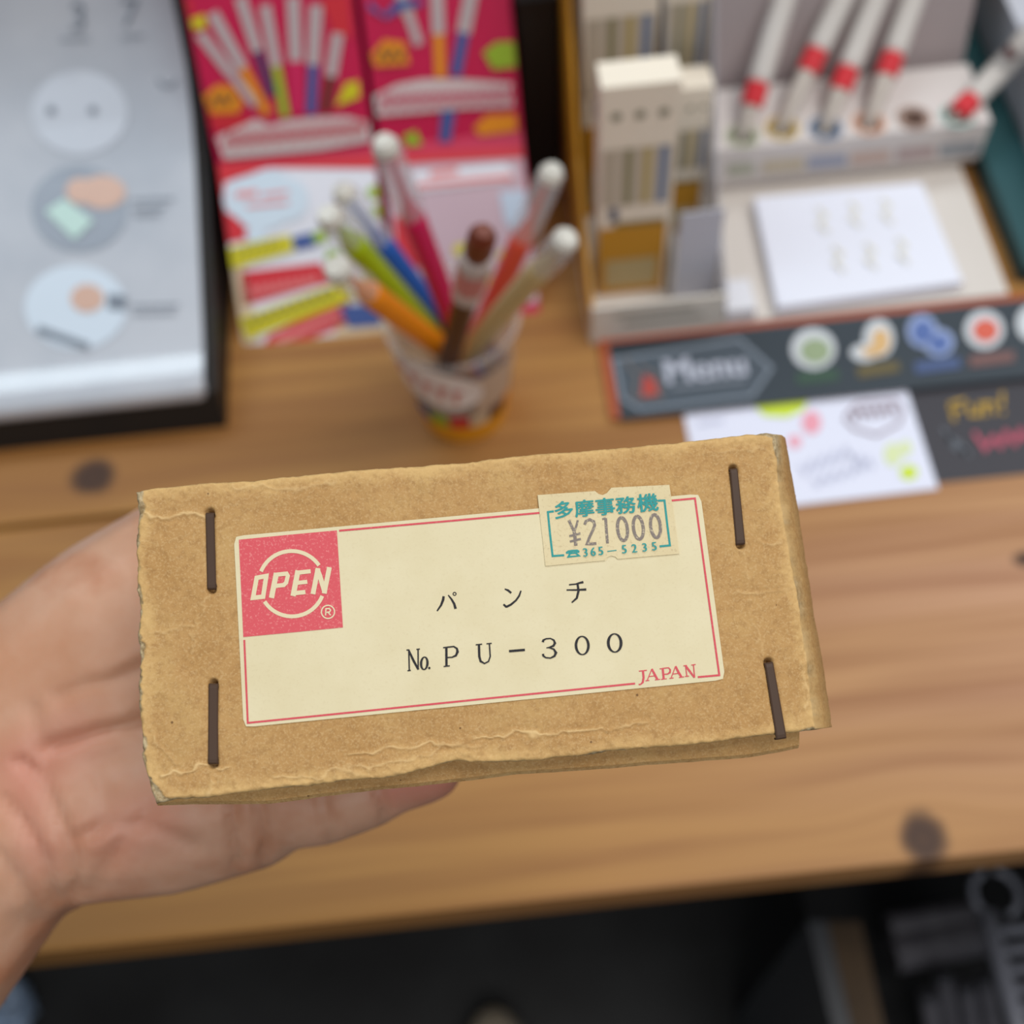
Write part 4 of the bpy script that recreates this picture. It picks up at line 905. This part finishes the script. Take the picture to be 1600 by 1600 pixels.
build('bottle_outline', MB().ribbon([(978, 558), (985, 575), (996, 585), (992, 622), (1034, 620), (1024, 585), (1000, 572)], 4, sm2), C('bottle_grey', 112, 104, 100), strip, fix=False)
def pic(cx, cy, M, shapes):
    mb = MB()
    for f, x, y, rx, ry in shapes: mb.disc(cx+x, cy+y, rx, ry, f)
    return build('food_picture', mb, M, strip, fix=False)
PICW = C('picture_white', 206, 210, 214)
pic(1271, 545, PICW, [(sm, 0, 0, 35, 32)]); pic(1365, 533, PICW, [(sm, 8, -4, 24, 30), (sm, -14, 18, 22, 14)]); pic(1455, 525, C('picture_paleblue', 150, 166, 204), [(sm, -14, -8, 24, 26), (sm, 12, 10, 24, 22)]); pic(1538, 515, PICW, [(sm, 0, 0, 31, 30)]); pic(1612, 505, PICW, [(sm, 0, 0, 24, 28)])
pic(1274, 548, C('picture_green', 150, 166, 130), [(sm2, 0, 0, 24, 20)]); pic(1368, 537, C('picture_tan', 216, 176, 120), [(sm2, 8, -4, 14, 20), (sm2, -6, 12, 16, 8)]); pic(1456, 526, C('picture_blue', 84, 108, 166), [(sm2, -14, -8, 16, 18), (sm2, 12, 10, 15, 14)]); pic(1540, 516, C('picture_red', 214, 98, 78), [(sm2, 0, 0, 20, 18)])
for (x0, y0, x1, y1), c in (((1245, 592, 1310, 585), (56, 84, 66)), ((1340, 582, 1405, 572), (104, 92, 56)), ((1430, 575, 1500, 566), (74, 92, 134)), ((1515, 565, 1585, 556), (120, 86, 82))):
    build('caption', MB().ribbon([(x0, y0), (x1, y1)], 17, sm), C('caption', *c), strip, fix=False)
card = thing('doodle_card', (0.134, 0.28, 0), 'white card covered in pen doodles beside the dark menu strip', 'card')
build('card_sheet', MB().slab([at(1068, 645, 0.0012), at(1414, 600, 0.0012), at(1466, 763, 0.0012), at(1100, 806, 0.0012)], nv(0, 0, 1), 0.0010), C('card_white', 226, 228, 244), card)
cm = flat(0.0015); cm2 = flat(0.0018)
patch('lime_marker', C('marker_lime', 206, 226, 60), card, [lambda mb: mb.poly([(1178, 634), (1264, 622), (1256, 640), (1230, 652), (1195, 650)], cm), lambda mb: mb.disc(1420, 738, 14, 12, cm)], cm)
patch('faint_lime_marker', C('marker_pale_lime', 218, 228, 176), card, [lambda mb: [mb.disc(1395, 710, 14, 18, cm), mb.disc(1415, 700, 10, 12, cm)]], cm)
patch('pink_marker', C('marker_pink', 236, 160, 176), card, [lambda mb: [mb.disc(1268, 660, 15, 18, cm), mb.disc(1242, 690, 10, 10, cm)]], cm)
def scrib(x0, y0, x1, y1, n, amp): return [(x0+(x1-x0)*i/n, y0+(y1-y0)*i/n+(amp if i % 2 else -amp)) for i in range(n+1)]
mb = MB().ribbon([(1325, 645), (1340, 630), (1400, 625), (1412, 640), (1405, 662), (1370, 680), (1335, 670), (1320, 655)], 3.5, cm2, True).ribbon(scrib(1330, 648, 1400, 640, 11, 7), 4, cm2)
build('brown_doodle', mb, C('doodle_brown', 132, 104, 112), card, fix=False)
mb = MB()
DGY = C('doodle_grey', 196, 198, 218)
for a in ((1250, 735, 1330, 705, 9, 10), (1270, 755, 1350, 730, 9, 6), (1330, 715, 1365, 725, 5, 8), (1090, 662, 1130, 656, 4, 1)):
    build('grey_doodle', MB().ribbon(scrib(*a), 5, cm2), DGY, card, fix=False)
slate = thing('slate_sheet', (0.23, 0.282, 0), 'dark grey sheet with yellow and red handwriting under the doodle card', 'sheet')
build('sheet', MB().box(0.160, 0.33, 0.2575, 0.312, 0.00003, 0.0001+0.0001), C('slate_grey', 58, 56, 62, 0.5), slate)
lm = flat(0.0005)
mb = MB()
for s in ([(1484, 632), (1492, 658)], [(1482, 632), (1508, 624)], [(1486, 643), (1504, 638)], [(1514, 630), (1516, 648), (1530, 648), (1532, 628)], [(1540, 650), (1538, 630), (1552, 630), (1556, 647)], [(1566, 612), (1566, 634)], [(1567, 642), (1568, 647)]): mb.ribbon(s, 5, lm)
build('yellow_handwriting', mb, C('chalk_yellow', 190, 152, 50), slate, fix=False)
build('red_handwriting', MB().ribbon([(1522, 675), (1540, 702), (1552, 682), (1564, 698), (1572, 674), (1586, 694), (1594, 672), (1608, 690)], 6, lm), C('chalk_red', 190, 82, 104), slate, fix=False)
build('grey_handwriting', MB().ribbon([(1472, 668), (1486, 688), (1510, 708), (1492, 700), (1480, 680), (1498, 692), (1516, 712)], 5, lm), C('chalk_grey', 100, 106, 114), slate, fix=False)

# ------------------------------------------------------------------ things below the table front
rack = thing('wire_basket', (0.30, 0.10, -0.35), 'grey wire basket with ring corner under the table edge', 'basket')
WIRE = C('grey_wire', 120, 122, 132, 0.35, 0.5)
z = -0.30
a0, a1 = at(1540, 1425, z), at(1592, 1610, z)
build('rail', MB().tube([a0, a1, a1+(a1-a0)*0.8], 0.0055, 10), WIRE, rack, smooth=True)
rc = at(1556, 1396, z)
ringp = [rc+nv(0.0135*math.cos(2*math.pi*i/24), 0.0135*math.sin(2*math.pi*i/24), 0) for i in range(25)]
build('ring', MB().tube(ringp, 0.0022, 8, False), WIRE, rack, smooth=True)
for i in range(10):
    t = 0.18+0.165*i; p = a0+(a1-a0)*t
    build('rung', MB().tube([p, p+nv(0.16, 0.002, 0)], 0.0032, 8), WIRE, rack, smooth=True)
b0 = a0+nv(0.16, 0.002, 0); build('rail', MB().tube([b0, b0+(a1-a0)*1.8], 0.0055, 10), WIRE, rack, smooth=True)
shelf = thing('lower_shelf', (0.17, 0.10, -0.75), 'dark lower shelf unit with brown side board under the table edge', 'shelf')
p0, p1 = at(1262, 1440, -0.32), at(1300, 1600, -0.32); p2, p3 = at(1292, 1440, -0.32), at(1328, 1600, -0.32); e = (p1-p0)*0.8
build('grey_edge', MB().slab([p0, p2, p3+e, p1+e], nv(0, 0, 1), 0.43), C('edge_grey', 58, 60, 64), shelf)
p4, p5 = at(1345, 1440, -0.32), at(1376, 1600, -0.32)
build('brown_board', MB().slab([p2+nv(0.0006, 0, -.002), p4, p5+e, p3+e+nv(0.0006, 0, -.002)], nv(0, 0, 1), 0.428), noise_mat('brown_board', rgb(58, 44, 28), rgb(74, 56, 36), 20), shelf)
build('shelf_board', MB().box(p4[0]+0.0005, 0.55, 0.0, 0.30, -0.50, -0.485), C('shelf_dark', 20, 20, 22, 0.7), shelf)
ROLL_ = noise_mat('grey_wrap', rgb(84, 82, 88), rgb(100, 98, 104), 18, 0.5)
for i, (x0, y0, x1, y1, r) in enumerate(((1388, 1450, 1520, 1428, 0.010), (1395, 1490, 1530, 1462, 0.013))):
    p, q_ = at(x0, y0, -0.42), at(x1, y1, -0.42)
    rl = thing('paper_roll', tuple(p), ('thin' if i == 0 else 'thick')+' grey paper roll lying on the dark lower shelf', 'paper roll', 'paper rolls on the lower shelf')
    build('wound_sheet', MB().tube([p, q_], r, 18), ROLL_, rl, smooth=False)
    ax = (q_-p)/np.linalg.norm(q_-p)
    build('paper_band', MB().tube([p+(q_-p)*0.45, p+(q_-p)*0.55], r*1.03, 18, False), C('roll_band', 96, 94, 100), rl)
for i, (x, y) in enumerate(((1450, 1560), (1474, 1530), (1508, 1545), (1538, 1535))):
    p = at(x, y, -0.40); q_ = at(x+26, y+150, -0.46)
    tb_ = thing('grey_tube', tuple(p), 'slim grey tube standing in the dark lower shelf', 'tube', 'slim tubes in the lower shelf')
    build('tube_body', MB().tube([p, q_], 0.0062, 12), ROLL_, tb_, smooth=False)
    ax = (p-q_)/np.linalg.norm(p-q_); build('end_plug', MB().tube([p-ax*0.001, p+ax*0.004], [0.0064, 0.005], 12), C('plug_grey', 70, 70, 76), tb_)
# shoe tip on the floor
sc = at(775, 1634, -0.735)
shoe = thing('shoe', (sc[0], sc[1]-0.1, -0.75), 'pale beige shoe toe on the dark floor below the table', 'shoe')
def ellipsoid(c, rx, ry, rz, n=20, m_=12, zmin=-1):
    mb = MB(); vs = []; fs = []
    for j in range(m_+1):
        ph = -math.pi/2+math.pi*j/m_
        for i in range(n):
            a = 2*math.pi*i/n; vs.append((c[0]+rx*math.cos(ph)*math.cos(a), c[1]+ry*math.cos(ph)*math.sin(a), c[2]+rz*max(zmin, math.sin(ph))))
    return mb.add(vs, [(j*n+i, j*n+(i+1) % n, (j+1)*n+(i+1) % n, (j+1)*n+i) for j in range(m_) for i in range(n)])
build('upper', ellipsoid((sc[0], sc[1]-0.095, -0.715), 0.043, 0.128, 0.045, zmin=-0.6), C('shoe_beige', 176, 162, 142, 0.6), shoe, smooth=True)
build('sole', ellipsoid((sc[0], sc[1]-0.095, -0.742), 0.046, 0.132, 0.012, zmin=-0.65), C('shoe_sole', 150, 146, 138, 0.6), shoe, smooth=True)

# crumpled wrap on the floor at the left
wp = at(14, 1580, -0.735); ub = bmesh.new(); bmesh.ops.create_icosphere(ub, subdivisions=4, radius=1); mb = MB()
wv = []
for v in ub.verts:
    c = np.array(v.co); k = 1+0.16*math.sin(7*c[0]+3*c[2])*math.cos(6*c[1]-4*c[0])+0.12*math.sin(13*c[1]+9*c[2])
    wv.append((wp[0]+0.021*k*c[0], wp[1]+0.026*k*c[1], max(-0.749, -0.736+0.018*k*c[2])))
mb.add(wv, [tuple(v.index for v in f.verts) for f in ub.faces]); ub.free()
tag(build('plastic_wrap', mb, C('pale_blue_wrap', 158, 178, 204, 0.25, 0.6)), 'small crumpled pale blue plastic wrap on the dark floor', 'plastic wrap')

for o in bpy.data.objects:
    if '_o' in o.keys(): del o['_o']
